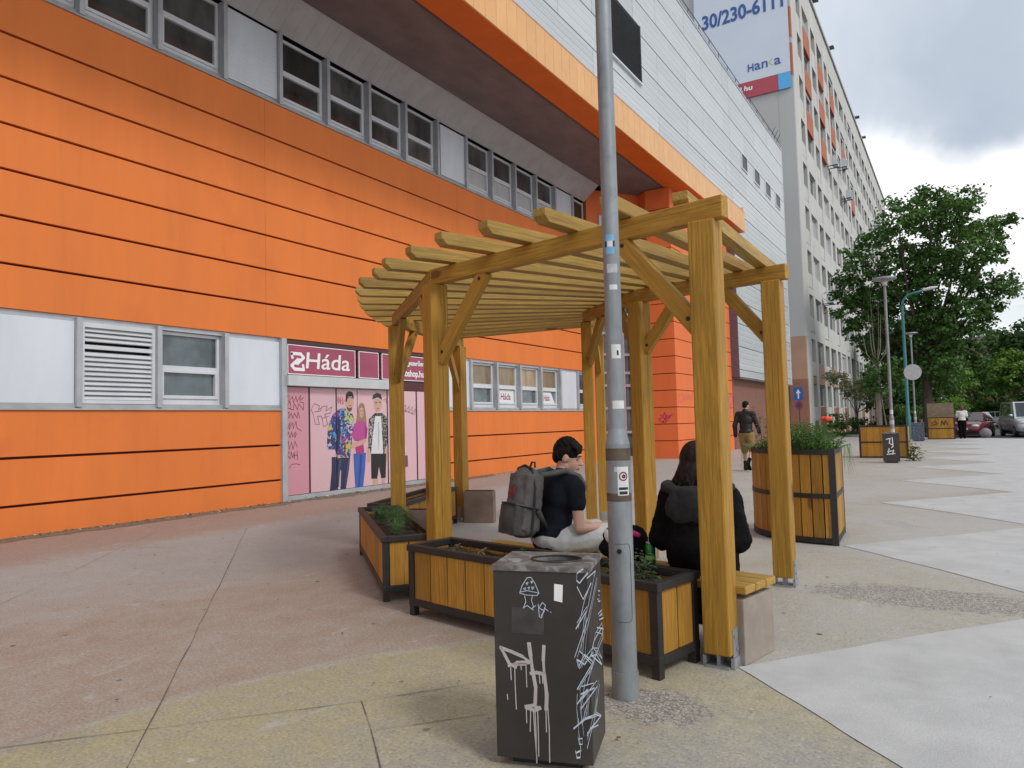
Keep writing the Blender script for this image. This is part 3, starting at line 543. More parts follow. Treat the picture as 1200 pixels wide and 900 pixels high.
# white corrugated upper storey: rolled panels with shadow joints
GX = -8.0
cb = MB()
def clad(y0, y1, z0, z1):
    z = z1; hgt = 1.0
    rows = [z1]
    zz_ = z1
    while zz_ - 1.0 > z0+.3: zz_ -= 1.0; rows.append(zz_)
    rows.append(z0)
    for r in range(len(rows)-1):
        a, c = rows[r+1]+.012, rows[r]-.012; n = 4; y = y0; k = 0
        off = (r % 2)*2.0
        cuts = [y0]+[yy for yy in [y0+2.5+off+5.0*i for i in range(12)] if yy < y1-.5]+[y1]
        for ci in range(len(cuts)-1):
            ya, yb = cuts[ci]+.006, cuts[ci+1]-.006; prof = []
            for s in range(n):
                h = (c-a)/n; zb = a+s*h; prof += [(GX-.001, zb), (GX+.007, zb+h*.12), (GX+.007, zb+h*.80), (GX-.001, zb+h*.97)] if s else [(GX-.02, zb), (GX+.005, zb+.004), (GX+.007, zb+h*.80), (GX-.001, zb+h*.97)]
            prof.append((GX-.02, c)); bb = len(cb.v)
            cb.v += [(px, ya, pz) for px, pz in prof]+[(px, yb, pz) for px, pz in prof]; m_ = len(prof)
            cb._faces(bb, [(i, m_+i, m_+i+1, i+1) for i in range(m_-1)])
clad(-12, 31.42, 10.68, 16.42); clad(31.42, 42.55, 3.09, 16.42)
cb.build('white_cladding', m_clad, bld)
b = MB(); b.bx(GX-4, GX-.025, -12, 42.5, 10.45, 16.4); b.bx(GX-4, GX-.025, 31.46, 42.5, 3.12, 10.46); b.build('cladding_core', M('joint_grey', (.08, .085, .09), .7), bld)
b = MB(); b.bx(GX-4, GX+.03, -12, 42.58, 16.42, 16.47); b.bx(GX-4, GX+.02, 42.5, 42.57, 3.08, 16.42); b.build('roof_coping', m_panel, bld)
b = MB(); b.bx(GX-4, GX+.01, 31.43, 42.5, 3.03, 3.085); b.build('overhang_soffit', m_soffit, bld)
b = MB(); b.bx(GX-.36, GX-.0, 31.36, 31.42, 3.09, 9.45); b.build('corner_strip', m_purple, bld)
b = MB(); b.bx(GX-.6, GX-.3, 31.4, 42.5, -.05, 3.03); b.build('recessed_wall', M('brown_wall', (.22, .10, .07), .8), bld)
for (y0, y1) in ((33.25, 34.3), (35.6, 36.75), (37.95, 39.15), (40.3, 41.5)):
    f = MB(); z0, z1 = 12.7, 13.46
    f.bx(GX, GX+.045, y0, y1, z1-.05, z1); f.bx(GX, GX+.045, y0, y1, z0, z0+.05); f.bx(GX, GX+.045, y0, y0+.05, z0+.05, z1-.05); f.bx(GX, GX+.045, y1-.05, y1, z0+.05, z1-.05)
    fo = f.build('window', m_panel, bld); p = MB(); p.bx(GX, GX+.018, y0+.05, y1-.05, z0+.05, z1-.05); p.build('pane', m_void, fo)
f = MB(); f.bx(GX, GX+.03, 40.2, 41.2, 6.0, 7.7); fo = f.build('window', m_purple, bld)
f = MB(); y0, y1, z0, z1 = 17.9, 20.95, 11.78, 13.62
bk = MB(); bk.bx(GX+.005, GX+.02, y0, y1, z0, z1)
for k in range(24): zc = z0+.04+k*(z1-z0-.08)/23; f.box((GX+.05, (y0+y1)/2, zc), (.045, y1-y0-.04, .010), Matrix.Rotation(R_(35), 3, 'Y'))
f.bx(GX+.02, GX+.07, y1-.03, y1, z0, z1); f.bx(GX+.02, GX+.07, y0, y0+.03, z0, z1)
lo_ = f.build('ventilation_grille', m_louv, bld); bk.build('dark_backing', m_void, lo_)
q = MB(); q.bx(GX+.01, GX+.085, y0-.03, y1+.03, z0-.05, z0-.004); q.build('sill', m_panel, lo_)
# roof edge rail
q = MB()
for zr in (16.62, 16.85): q.tube([(GX-.05, -12, zr), (GX-.05, 42.5, zr)], .018, 6)
y = -11.5
while y < 42.5: q.tube([(GX-.05, y, 16.45), (GX-.05, y, 16.86)], .016, 6); y += 1.35
for y in (40.2, 40.8, 41.4): q.tube([(GX-.05, y, 16.45), (GX+.2, y, 16.95)], .016, 6)
q.build('roof_rail', m_rail, bld)
# recessed stair window wall and faceted corner tower
def wallseg(name, p0, p1, z0, z1, mt, th=.2, par=None):
    p0 = Vector((*p0, 0)); p1 = Vector((*p1, 0)); d = (p1-p0).normalized(); n = Vector((d.y, -d.x, 0))
    q = MB(); q.extr([p0+Vector((0, 0, z0)), p1+Vector((0, 0, z0)), p1+Vector((0, 0, z1)), p0+Vector((0, 0, z1))], -n*th); return q.build(name, mt, par or bld)
tw = [(WX, YE), (-9.62, 24.55), (-9.22, 24.2), (-8.33, 24.2), (-8.33, 31.42)]
tz = [0, .62, 1.2, 1.78, 2.37, 2.95, 3.55, 4.15, 4.75, 5.4, 6.05, 6.7, 7.35, 8.0, 8.75, 9.5]
tb = MB(); tpoly = [(-9.62, 24.55), (-9.22, 24.2), (-8.33, 24.2), (-8.33, 31.42), (-9.8, 31.42)]
for k in range(len(tz)-1): tb.prism(tpoly, tz[k]+(.014 if k else -.05), tz[k+1]-.014)
tb.build('corner_tower', m_orange_cor, bld)
tc_ = MB(); tc_.prism([(-9.58, 24.58), (-9.20, 24.23), (-8.36, 24.23), (-8.36, 31.39), (-9.75, 31.39)], -.05, 9.49); tc_.build('tower_core', m_groove, bld)
p0, p1 = Vector((*tw[0], 0)), Vector((*tw[1], 0)); d = (p1-p0).normalized(); n = Vector((d.y, -d.x, 0)); L = (p1-p0).length
def FS(u, v, z): q = p0+d*u+n*z; return (q.x, q.y, v)
def slab(mb, u0, u1, v0, v1, z0, z1):
    mb.extr([FS(u0, v0, z0), FS(u1, v0, z0), FS(u1, v1, z0), FS(u0, v1, z0)], n*(z1-z0))
q = MB(); slab(q, 0, L*.17, -.05, 9.5, -.25, 0); slab(q, L*.86, L, -.05, 9.5, -.25, 0); slab(q, L*.17, L*.86, 5.9, 9.5, -.25, 0); q.build('stair_wall', m_orange_cor, bld)
q = MB(); slab(q, L*.17, L*.86, 0, 5.9, -.24, -.2)
q.build('stair_glazing', m_glass, bld)
q = MB()
for u in (.17, .39, .63, .84): slab(q, L*u, L*u+.06, 0, 5.9, -.2, -.08)
for v in (0, .9, 1.75, 2.55, 3.0, 3.65, 4.4, 5.1, 5.8): slab(q, L*.17, L*.86, v, v+.09, -.19, -.09)
q.build('glazing_bars', M('plum_grey_bars', (.34, .26, .30), .5), bld)
q = MB(); slab(q, L*.22, L*.7, 7.6, 8.6, 0, .05); fo = q.build('window', m_white, bld); q = MB(); slab(q, L*.27, L*.65, 7.7, 8.5, .045, .06); q.build('pane', m_glass, fo)
q = MB(); slab(q, L*.74, L*.98, 7.25, 7.85, .01, .3); q.build('wall_vent', m_dark, bld)
core = [FS(0, 0, -.27), FS(L, 0, -.27)]
q = MB(); q.prism([(core[0][0], core[0][1]), (core[1][0], core[1][1]), (-9.7, 26.5), (-13, 26.5), (-13, core[0][1])], -.05, 10.45); q.build('inner_core', m_dark, bld)
q = MB(); q.bx(-13, -8.2, 25.0, 26.0, 9.53, 10.5); q.bx(-13, WX-.25, -12, 26, 9.62, 10.44); q.bx(WX-.25, -8.1, -12, 26, 9.62, 10.44); q.build('floor_slab', m_dark, bld)
# graffiti on the tower
m_gr = M('magenta_paint', (.55, .03, .13), .5); m_grp = M('faded_pink_paint', (.62, .12, .16), .6)
q = MB()
for s in STAR: q.stroke(s, .035, lambda u, v, z: (u, 24.195-z, v))
q.build('graffiti_tag', m_gr, bld)
for grp, wd_ in ((SCR2[:2], .03), (SCR2[2:4], .09), (SCR2[4:], .09)):
    q = MB()
    for s in grp: q.stroke(s, wd_, lambda u, v, z: (-8.325+z, u, v))
    q.build('graffiti_tag', m_grp, bld)

# ------------------------------------------------------------------ shopfront set into the wall
shop = thing('shopfront', 'pink shopfront with a printed poster of young people on its sliding doors', 'shopfront', (WX, 11.8, 0))
SX = WX-.02
b = MB(); b.bx(WX-.4, SX-.06, 9.30, 14.33, -.05, 3.08); b.build('back_panel', m_maroon, shop)
for y in (9.33, 14.29): q = MB(); q.bx(WX-.095, WX+.055, y-.065, y+.055, 0, 3.068); q.build('frame_post', m_alu, shop, bevel=.004)
seams = [9.40, 9.98, 11.28, 12.26, 13.27, 13.62, 14.24]
seams = [9.40, 9.985, 10.71, 11.32, 12.26, 13.27, 14.24]
for i in range(6):
    q = MB(); q.bx(SX-.05, SX, seams[i]+(.012 if i else 0), seams[i+1]-.012, .10, 2.16); q.build('door_panel', m_pink if i in (0,) else m_pink2, shop, bevel=.003)
q = MB(); q.bx(SX-.05, SX+.03, 9.40, 14.24, 0, .09); q.build('threshold', m_sillm, shop, bevel=.004)
q = MB(); q.bx(SX-.05, SX+.012, 9.975, 10.0, .1, 2.16); q.bx(SX-.05, SX+.012, 13.255, 13.285, .1, 2.16); q.bx(SX-.05, SX+.012, 10.703, 10.717, .1, 2.16); q.bx(SX-.05, SX+.012, 12.253, 12.267, .1, 2.16); q.build('door_edge', m_dark, shop)
q = MB(); q.bx(SX-.04, SX+.14, 9.36, 12.36, 2.17, 2.375); q.build('sliding_rail', M('rail_cover', (.52, .54, .56), .4, .06, 3), shop, bevel=.008)
q = MB(); q.bx(SX-.04, SX+.015, 12.37, 14.24, 2.17, 2.375); q.bx(SX-.04, SX+.01, 9.40, 14.24, 2.985, 3.06); q.build('header_trim', m_maroon, shop)
sp = []
for a, c in ((9.44, 11.25), (11.36, 11.97), (12.08, 14.2)):
    q = MB(); q.bx(SX-.04, SX+.02, a, c, 2.40, 2.97); o = q.build('sign_panel', m_sign, shop); sp.append(o)
    q = MB(); t_ = .014
    q.bx(SX+.005, SX+.027, a, c, 2.97-t_, 2.972); q.bx(SX+.005, SX+.027, a, c, 2.398, 2.40+t_); q.bx(SX+.005, SX+.027, a-.002, a+t_, 2.4+t_, 2.97-t_); q.bx(SX+.005, SX+.027, c-t_, c+.002, 2.4+t_, 2.97-t_); q.build('sign_border', m_signw, o)
text('lettering', 'Háda', .45, m_signw, (SX+.021, 9.85, 2.535), (0, 1, 0), (0, 0, 1), sp[0], bold=.004, shear=.08, fit=1.20)
# square emblem of two hooked white bands
q = MB(); FE = lambda u, v, z: (SX+.0235+z, u, v)
ex, ez, s = 9.54, 2.50, .30
q.stroke([(ex, ez+s), (ex+s*.75, ez+s), (ex+s, ez+s*.78), (ex+s*.75, ez+s*.58), (ex+s*.5, ez+s*.62), (ex+s*.3, ez+s*.45)], .062, FE)
q.stroke([(ex+s, ez), (ex+s*.25, ez), (ex, ez+s*.22), (ex+s*.25, ez+s*.42), (ex+s*.5, ez+s*.38), (ex+s*.68, ez+s*.55)], .062, FE, .0004)
q.stroke([(ex, ez+s*.98), (ex+.02, ez+s*.72)], .055, FE); q.stroke([(ex+s, ez+s*.02), (ex+s-.02, ez+s*.28)], .055, FE)
q.build('emblem', m_signw, sp[0])
text('lettering', ', egyszerűen', .155, m_signw, (SX+.021, 12.76, 2.76), (0, 1, 0), (0, 0, 1), sp[2], bold=.004, fit=.80)
text('lettering', 'webshop.hu', .21, m_signw, (SX+.021, 12.64, 2.50), (0, 1, 0), (0, 0, 1), sp[2], bold=.006, fit=.92)
# printed figures on the doors, flat as the foil they are printed on
def fmat(name, c): return M('print_'+name, c, .4, .04)
pal = {'skin': (.56, .34, .26), 'hair': (.02, .013, .01), 'beard': (.12, .06, .04), 'denim': (.022, .026, .075), 'hairb': (.30, .18, .09), 'magenta': (.45, .06, .27), 'pouch': (.42, .03, .16), 'blue': (.045, .11, .40), 'cap': (.03, .03, .035), 'shirtk': (.02, .02, .022), 'white': (.66, .66, .68), 'black': (.014, .014, .016), 'bag': (.16, .07, .07), 'dk': (.05, .03, .025), 'lip': (.36, .13, .11), 'denim2': (.05, .06, .14), 'shade': (.02, .02, .07), 'shade2': (.30, .03, .17), 'blue2': (.025, .06, .25), 'shade3': (.48, .48, .51)}
fm = {k: fmat(k, v) for k, v in pal.items()}
def splash(name, cols, scale):
    m = bpy.data.materials.new(name); m.use_nodes = True; t = NT(m.node_tree); tc = t.add('ShaderNodeTexCoord').outputs['Object']
    wv = t.add('ShaderNodeVectorMath', {0: tc, 1: t.add('ShaderNodeTexNoise', {'Vector': tc, 'Scale': 9}).outputs['Color']}, operation='ADD').outputs[0]
    v = t.add('ShaderNodeTexVoronoi', {'Vector': wv, 'Scale': scale}).outputs['Color']
    r = t.add('ShaderNodeSeparateColor', {0: v}).outputs[0]
    c = c4(cols[0])
    for i, k in enumerate(cols[1:]): c = t.mix(t.math('GREATER_THAN', r, (i+1)/len(cols)), c, c4(k))
    p = t.add('ShaderNodeBsdfPrincipled', {'Base Color': c, 'Roughness': .4}); t.add('ShaderNodeOutputMaterial', {0: p.outputs[0]}); return m
fm['print'] = splash('print_splash', [(.03, .03, .12), (.04, .12, .42), (.03, .04, .22), (.05, .3, .55), (.42, .04, .18), (.05, .05, .26), (.5, .46, .06), (.03, .03, .14), (.45, .50, .55)], 4.6)
fm['shirtk'] = splash('print_leaves', [(.015, .015, .018), (.02, .02, .022), (.018, .018, .02), (.45, .43, .40)], 16)
names = {'man': ('printed_figure', 'man in a splash print hoodie'), 'woman': ('printed_figure', 'blonde woman in a magenta top'), 'boy': ('printed_figure', 'young man in cap and patterned shirt'), 'shopper': ('printed_figure', 'cropped shopper with a bag')}
for k, polys in FIG.items():
    q = MB(); mats = []
    for i, (mk, pts) in enumerate(polys):
        mats.append(fm[mk]); q.cur = i; q.face([(SX+.0022+.0006*i, y, z) for y, z in pts][::-1] if False else [(SX+.0022+.0006*i, y, z) for y, z in pts])
    o = q.build('printed_figure', mats, shop); o['label'] = names[k][1]
m_ink = M('dark_marker', (.10, .02, .035), .5); m_inkp = M('pink_marker', (.5, .04, .12), .5)
q = MB()
for grp, m_ in ((TAGS[:8], m_ink), (TAGS[8:11] if len(TAGS) > 11 else TAGS[8:-1], m_ink), (TAGS[11:] if len(TAGS) > 11 else TAGS[-1:], m_ink), (TAGP[:1], m_inkp), (TAGP[1:], m_inkp)):
    q = MB()
    for s in grp: q.stroke(s, .0075 if m_ is m_ink else .010, lambda u, v, z: (SX+.008+z, u, v))
    q.build('graffiti_tag', m_, shop)

# ------------------------------------------------------------------ apartment block
m_concr = M('pale_render', (.57, .565, .54), .85, .06, .8, (1, 1, .3), dirt=(.49, .485, .46), dscale=.5, dlo=.5, dhi=.75)
m_side = M('grey_end_render', (.44, .44, .43), .85, .04, .6, (1, 1, .3))
m_tan = M('tan_render', (.42, .25, .17), .85, .06, 1)
m_terra = M('brick_brown_render', (.30, .13, .085), .85, .08, 1)
m_bor = M('orange_parapet', (.45, .14, .07), .8, .08, 1)
m_bgl = M('flat_glass', (.05, .055, .065), .2, .3, .5, spec=.3)
m_rec = M('loggia_shade', (.24, .23, .22), .9)
blk = thing('apartment_block', 'tall pale apartment block with a billboard on its windowless end wall', 'building', (-8.1, 48, 0))
BX, BY0, FLH, NF, ROOF = -8.1, 48.0, 2.94, 10, 32.0
BY1 = 118.0
b = MB(); b.bx(BX-13, BX-.95, BY0, BY1, -.1, ROOF-.2); b.bx(BX-.96, BX, BY0, BY0+.35, 6.36, ROOF-.02); b.build('end_wall', m_side, blk)
b = MB(); b.bx(BX-13, BX+.004, BY0-.03, BY0-.002, 3.67, 6.35); b.bx(BX-.96, BX+.004, BY0-.002, BY0+.35, 3.67, 6.35); b.build('tan_base', m_tan, blk)
b = MB(); b.bx(BX-13, BX+.006, BY0-.035, BY0-.002, -.1, 3.665); b.bx(BX-.96, BX+.006, BY0-.002, BY0+.35, -.1, 3.665); b.build('brown_base', m_terra, blk)
b = MB(); b.bx(BX-13.1, BX+.12, BY0-.08, BY1+.05, ROOF-.02, ROOF+.22); b.build('roof_coping', m_side, blk)
pier = sp_g = MB(); sp_t = MB(); sp_o = MB(); rest_w = MB(); rest_p = MB(); rest_b = MB()
cols = []; y = BY0+.35; pier.bx(BX-.95, BX, BY0+.35, 50.2, -.1, ROOF-.02); y = 50.2
pat = [('t', 1.5, .8), ('w', 2.5, .9), ('t', 1.8, .8), ('w', 2.6, .9)]
k = 0
while True:
    ty, wd, gap = pat[k % 4]
    if y+wd+gap > BY1-.6: break
    cols.append((ty, y, y+wd)); pier.bx(BX-.95, BX, y+wd, y+wd+gap, -.1, ROOF-.02); y += wd+gap; k += 1
pier.bx(BX-.95, BX, y, BY1, -.1, ROOF-.02)
rng = random.Random(3)
orange_set = {(1, 9), (2, 9), (1, 8), (3, 8), (5, 8), (1, 7), (3, 7), (5, 9), (3, 9), (7, 8), (9, 7), (6, 9)}
cnt = 0
for ci, (ty, y0, y1) in enumerate(cols):
    prev = -.1
    for f in range(NF+1):
        top = 3.5+FLH*f-.05; bot = top-(2.5 if ty == 't' else 1.5)
        if f == NF: 
            sp_g.bx(BX-.9, BX-.004, y0, y1, prev, ROOF-.03); break
        tgt = sp_t if (f == 1) else (rest_b if f == 0 else sp_g)
        if ty == 'w' and (ci, f) in orange_set: tgt = sp_o
        if tgt is sp_o: q = MB(); q.bx(BX-.9, BX+.03, y0, y1, prev, bot); q.build('orange_parapet', m_bor, blk)
        else: tgt.bx(BX-.9, BX-.004, y0, y1, prev, bot)
        prev = top
        if ty == 't':
            par = sp_o if False else sp_g
            par_t = bot+1.0
            near = ci < 9
            q = MB() if near else rest_p
            q.bx(BX-.12, BX-.03, y0+.02, y1-.02, bot+.08, par_t)
            if near: lo1 = q.build('loggia_parapet', m_concr, blk)
            q = MB() if near else rest_w
            q.bx(BX-.75, BX-.70, y0, y1, bot, top)
            if near: q.build('loggia_glazing', m_bgl if rng.random() < .6 else m_rec, blk)
        else:
            near = ci < 10
            if near:
                q = MB(); t_ = .07; ym = (y0+y1)/2
                for a, c, e0, e1 in ((y0, y1, top-t_, top), (y0, y1, bot, bot+t_), (y0, y0+t_, bot+t_, top-t_), (y1-t_, y1, bot+t_, top-t_), (ym-t_/2, ym+t_/2, bot+t_, top-t_)): q.bx(BX-.26, BX-.18, a, c, e0, e1)
                if rng.random() < .35: q.bx(BX-.3, BX-.1, y0, y1, top-.22, top+.001)
                fo = q.build('window', m_white, blk)
                q = MB(); q.bx(BX-.24, BX-.21, y0+t_, y1-t_, bot+t_, top-t_); q.build('pane', m_bgl if rng.random() < .7 else m_curtain, fo)
                cnt += 1
            else: rest_w.bx(BX-.24, BX-.2, y0, y1, bot, top)
pier.build('facade', m_concr, blk); sp_t.build('tan_spandrels', m_tan, blk); rest_b.build('brown_spandrels', m_terra, blk);
rest_w.build('far_windows', m_bgl, blk)['kind'] = 'stuff'
rest_p.build('far_parapets', m_concr, blk)['kind'] = 'stuff'
b = MB(); b.bx(BX-.7, BX+.012, BY0-.012, BY0+.3, 25.6, 27.6); b.bx(BX-.7, BX+.012, BY0-.012, BY0+.3, 20.9+2.2, 25.2); b.build('orange_corner_panel', m_bor, blk)
for yy, hh in ((58, 1.0), (66, .7), (84, 1.1), (90, .8)):
    q = MB(); q.tube([(BX-.2, yy, ROOF+.2), (BX-.2, yy, ROOF+.2+hh)], .04, 6); q.bx(BX-.25, BX+.35, yy-.3, yy+.3, ROOF+.15+hh*.7, ROOF+.25+hh*.7); q.build('aerial', m_rail, blk)
# billboard hung on the end wall
BB = thing('billboard', 'large white billboard with a blue phone number hung high on the end wall', 'billboard', (-11.2, BY0, 22.3))
YB = BY0-.05
b = MB(); b.bx(-14.25, -8.22, YB-.08, YB, 23.32, 34.0); b.build('poster_sheet', M('billboard_white', (.60, .66, .75), .5, .03, .4), BB)
b = MB(); b.bx(-14.25, -8.98, YB-.081, YB, 22.27, 23.315); b.build('red_strip', M('billboard_red', (.42, .06, .085), .5, .03), BB)
b = MB(); b.bx(-8.97, -8.22, YB-.081, YB, 22.27, 23.315); b.build('blue_strip', M('billboard_sky_blue', (.09, .40, .75), .5, .03), BB)
m_bblue = M('billboard_blue', (.035, .10, .33), .5, .02)
text('lettering', '30/230-6111', 1.32, m_bblue, (-13.75, YB-.09, 27.68), (1, 0, 0), (0, 0, 1), BB, ext=.01, bold=.035, fit=5.25)
text('lettering', 'H', .70, m_bblue, (-10.86, YB-.09, 23.97), (1, 0, 0), (0, 0, 1), BB, ext=.01, bold=.012, fit=.36)
text('lettering', 'a', .90, m_bblue, (-10.42, YB-.09, 23.97), (1, 0, 0), (0, 0, 1), BB, ext=.01, bold=.008, fit=.38)
text('lettering', 'n', .90, m_bblue, (-10.0, YB-.09, 23.97), (1, 0, 0), (0, 0, 1), BB, ext=.01, bold=.008, fit=.38)
q = MB(); FB = lambda u, v, z: (u, YB-.084-z, v)
q.stroke([(-9.28, 24.42), (-9.50, 24.22), (-9.28, 23.99)], .07, FB); q.build('chevron', M('lime_print', (.42, .50, .06), .5), BB)
text('lettering', 'a', .90, m_bblue, (-9.18, YB-.09, 23.97), (1, 0, 0), (0, 0, 1), BB, ext=.01, bold=.008, fit=.40)
text('lettering', 'il.hu', .46, m_signw, (-11.55, YB-.09, 22.74), (1, 0, 0), (0, 0, 1), BB, ext=.01, bold=.012, shear=.15, fit=.95)
# air conditioners on brackets
for (yy, zz_, lab) in ((61.5, 21.0, 'white air conditioner jutting out on a long bracket, nearest the billboard'), (67.5, 22.6, 'white air conditioner high on the facade, second along from the billboard'), (69.5, 20.4, 'lower of the two white air conditioners past the middle of the facade'), (95.0, 23.2, 'white air conditioner far along the facade near the tree top'), (55.6, 9.3, 'white air conditioner low on the facade beside the tree crown')):
    a = thing('air_conditioner', lab, 'air conditioner', (BX, yy, zz_), 0, 'air conditioners on the apartment block')
    q = MB(); q.bx(BX+.35, BX+.75, yy-.45, yy+.45, zz_, zz_+.7); q.build('case', m_panel, a, bevel=.02)
    q = MB(); q.tube([(BX+.755, yy-.1, zz_+.35), (BX+.765, yy-.1, zz_+.35)], .26, 16); q.build('fan_grille', m_rail, a)
    q = MB(); q.bx(BX, BX+.8, yy-.4, yy-.35, zz_-.06, zz_-.005); q.build('bracket', m_rail, a); q = MB(); q.bx(BX, BX+.8, yy+.35, yy+.4, zz_-.06, zz_-.005); q.build('bracket', m_rail, a)
# ------------------------------------------------------------------ pergola
m_wood = wood('yellow_stained_timber', (.47, .255, .040), (.35, 9, 9), grey=.35, island=.14, dark=.58)
m_woodp = wood('yellow_stained_post', (.505, .268, .036), (9, 9, .35), grey=.16, island=.10, dark=.60)
m_slat = wood('weathered_slat', (.44, .275, .065), (.35, 9, 9), grey=1.0, island=.14, dark=.58)
m_plank = wood('orange_stained_plank', (.47, .235, .034), (9, 9, .35), grey=.22, island=.22, dark=.6)
m_benchw = wood('bench_plank', (.54, .33, .07), (.35, 9, 9), grey=.5, island=.1)
m_steel = M('black_brown_steel', (.018, .016, .0155), .55, .2, 8, bump=.1)
m_shoe = M('galvanised_shoe', (.33, .35, .37), .45, .15, 12, metal=.5)
m_blockc = M('brown_concrete_panel', (.20, .145, .115), .8, .18, 5, (1, 1, 1), .2, 90, dirt=(.28, .24, .20), dscale=3)
m_blockt = M('grey_brown_panel', (.30, .25, .21), .8, .15, 5, (1, 1, 1), .2, 90)
O_ = Vector((-1.380, 8.721)); RO, RI, TH0, DTH = 4.693, 2.574, 4.75323, .51204
def PO(i): return Vector((O_.x+RO*math.cos(TH0-i*DTH), O_.y+RO*math.sin(TH0-i*DTH)))
def PI_(i): return Vector((O_.x+RI*math.cos(TH0-i*DTH), O_.y+RI*math.sin(TH0-i*DTH)))
ZT, BH, BW = 2.46, .125, .075
perg = thing('pergola', 'curved open pergola of yellow stained timber with slatted roof', 'pergola', (O_.x-2.6, O_.y-2.4, 0))
def v3(p, z): return Vector((p.x, p.y, z))
for ring in (PO, PI_):
    P4 = [ring(i) for i in range(4)]
    for i, p in enumerate(P4):
        rad = (p-O_).normalized()
        pw_ = .152 if (ring is PO or i < 2) else .120; ph = MB(); ph.box((0, 0, 0), (pw_, pw_, ZT-.07))
        o = ph.build('post', m_woodp, None, bevel=.010); o.location = (p.x, p.y, (ZT+.07)/2); o.rotation_euler = (0, 0, math.atan2(rad.y, rad.x)+R_(((-6, 3, 2, -3) if ring is PO else (-4, 4, -7, 19))[i])); attach(o, perg)
        sh = MB(); sh.box((0, 0, .045), (.10, .02, .07)); sh.box((0, 0, .006), (.15, .13, .012))
        for s in (-1, 1): so__ = pw_/2+.0025; sh.box((0, s*so__, .135), (.075, .006, .15)); sh.box((0, s*so__, .03), (.10, .02, .055)); sh.box((.018, s*(so__+.0055), .17), (.018, .010, .018)); sh.box((-.012, s*(so__+.0055), .10), (.018, .010, .018))
        so_ = sh.build('post_shoe', m_shoe, None); so_.location = (p.x, p.y, 0); so_.rotation_euler = (0, 0, o.rotation_euler.z + (0 if ring is PO else 0)); attach(so_, perg)
    for i in range(3):
        a, c = P4[i], P4[i+1]; d = (c-a).normalized()
        a2 = a - d*(.13 if i == 0 else .02); c2 = c + d*(.13 if i == 2 else .02)
        zz_ = ZT+BH/2+(.0012 if i == 1 else 0)
        timber('beam', v3(a2, zz_), v3(c2, zz_), BW, BH - (.0024 if i == 1 else 0), m_wood, perg)
        bl = .56 if ring is PO else .42
        for (p, s) in ((a, 1), (c, -1)):
            timber('brace', v3(p+d*s*.055, ZT-bl-.04), v3(p+d*s*(bl+.03), ZT+.015), .062, .105, m_wood, perg)
            nb = Vector((-d.y, d.x, 0)); sgn = -1 if nb.dot(Vector((p.x, p.y, 0))) > 0 else 1
            for f_ in (.10, .92):
                cb_ = v3(p+d*s*.055, ZT-bl-.04).lerp(v3(p+d*s*(bl+.03), ZT+.015), f_); q = MB(); q.tube([cb_+nb*sgn*.028, cb_+nb*sgn*.0335], .014, 10); q.build('bolt', m_dark, perg)
rng = random.Random(11)
for k in range(19):
    ang = R_(270.6-4.83*k); r0 = 5.05 if k > 3 else (4.66, 4.86, 4.93, 4.99)[k]
    ang += R_(rng.uniform(-.35, .35))
    d = Vector((math.cos(ang), math.sin(ang))); p0 = O_+d*(r0+rng.uniform(-.02, .02)); p1 = O_+d*2.2
    zc = ZT+BH+.044+.002*(k % 2)
    timber('slat', v3(p0, zc), v3(p1, zc), (.095), .088, m_slat, perg, ends=.045, bevel=.004)

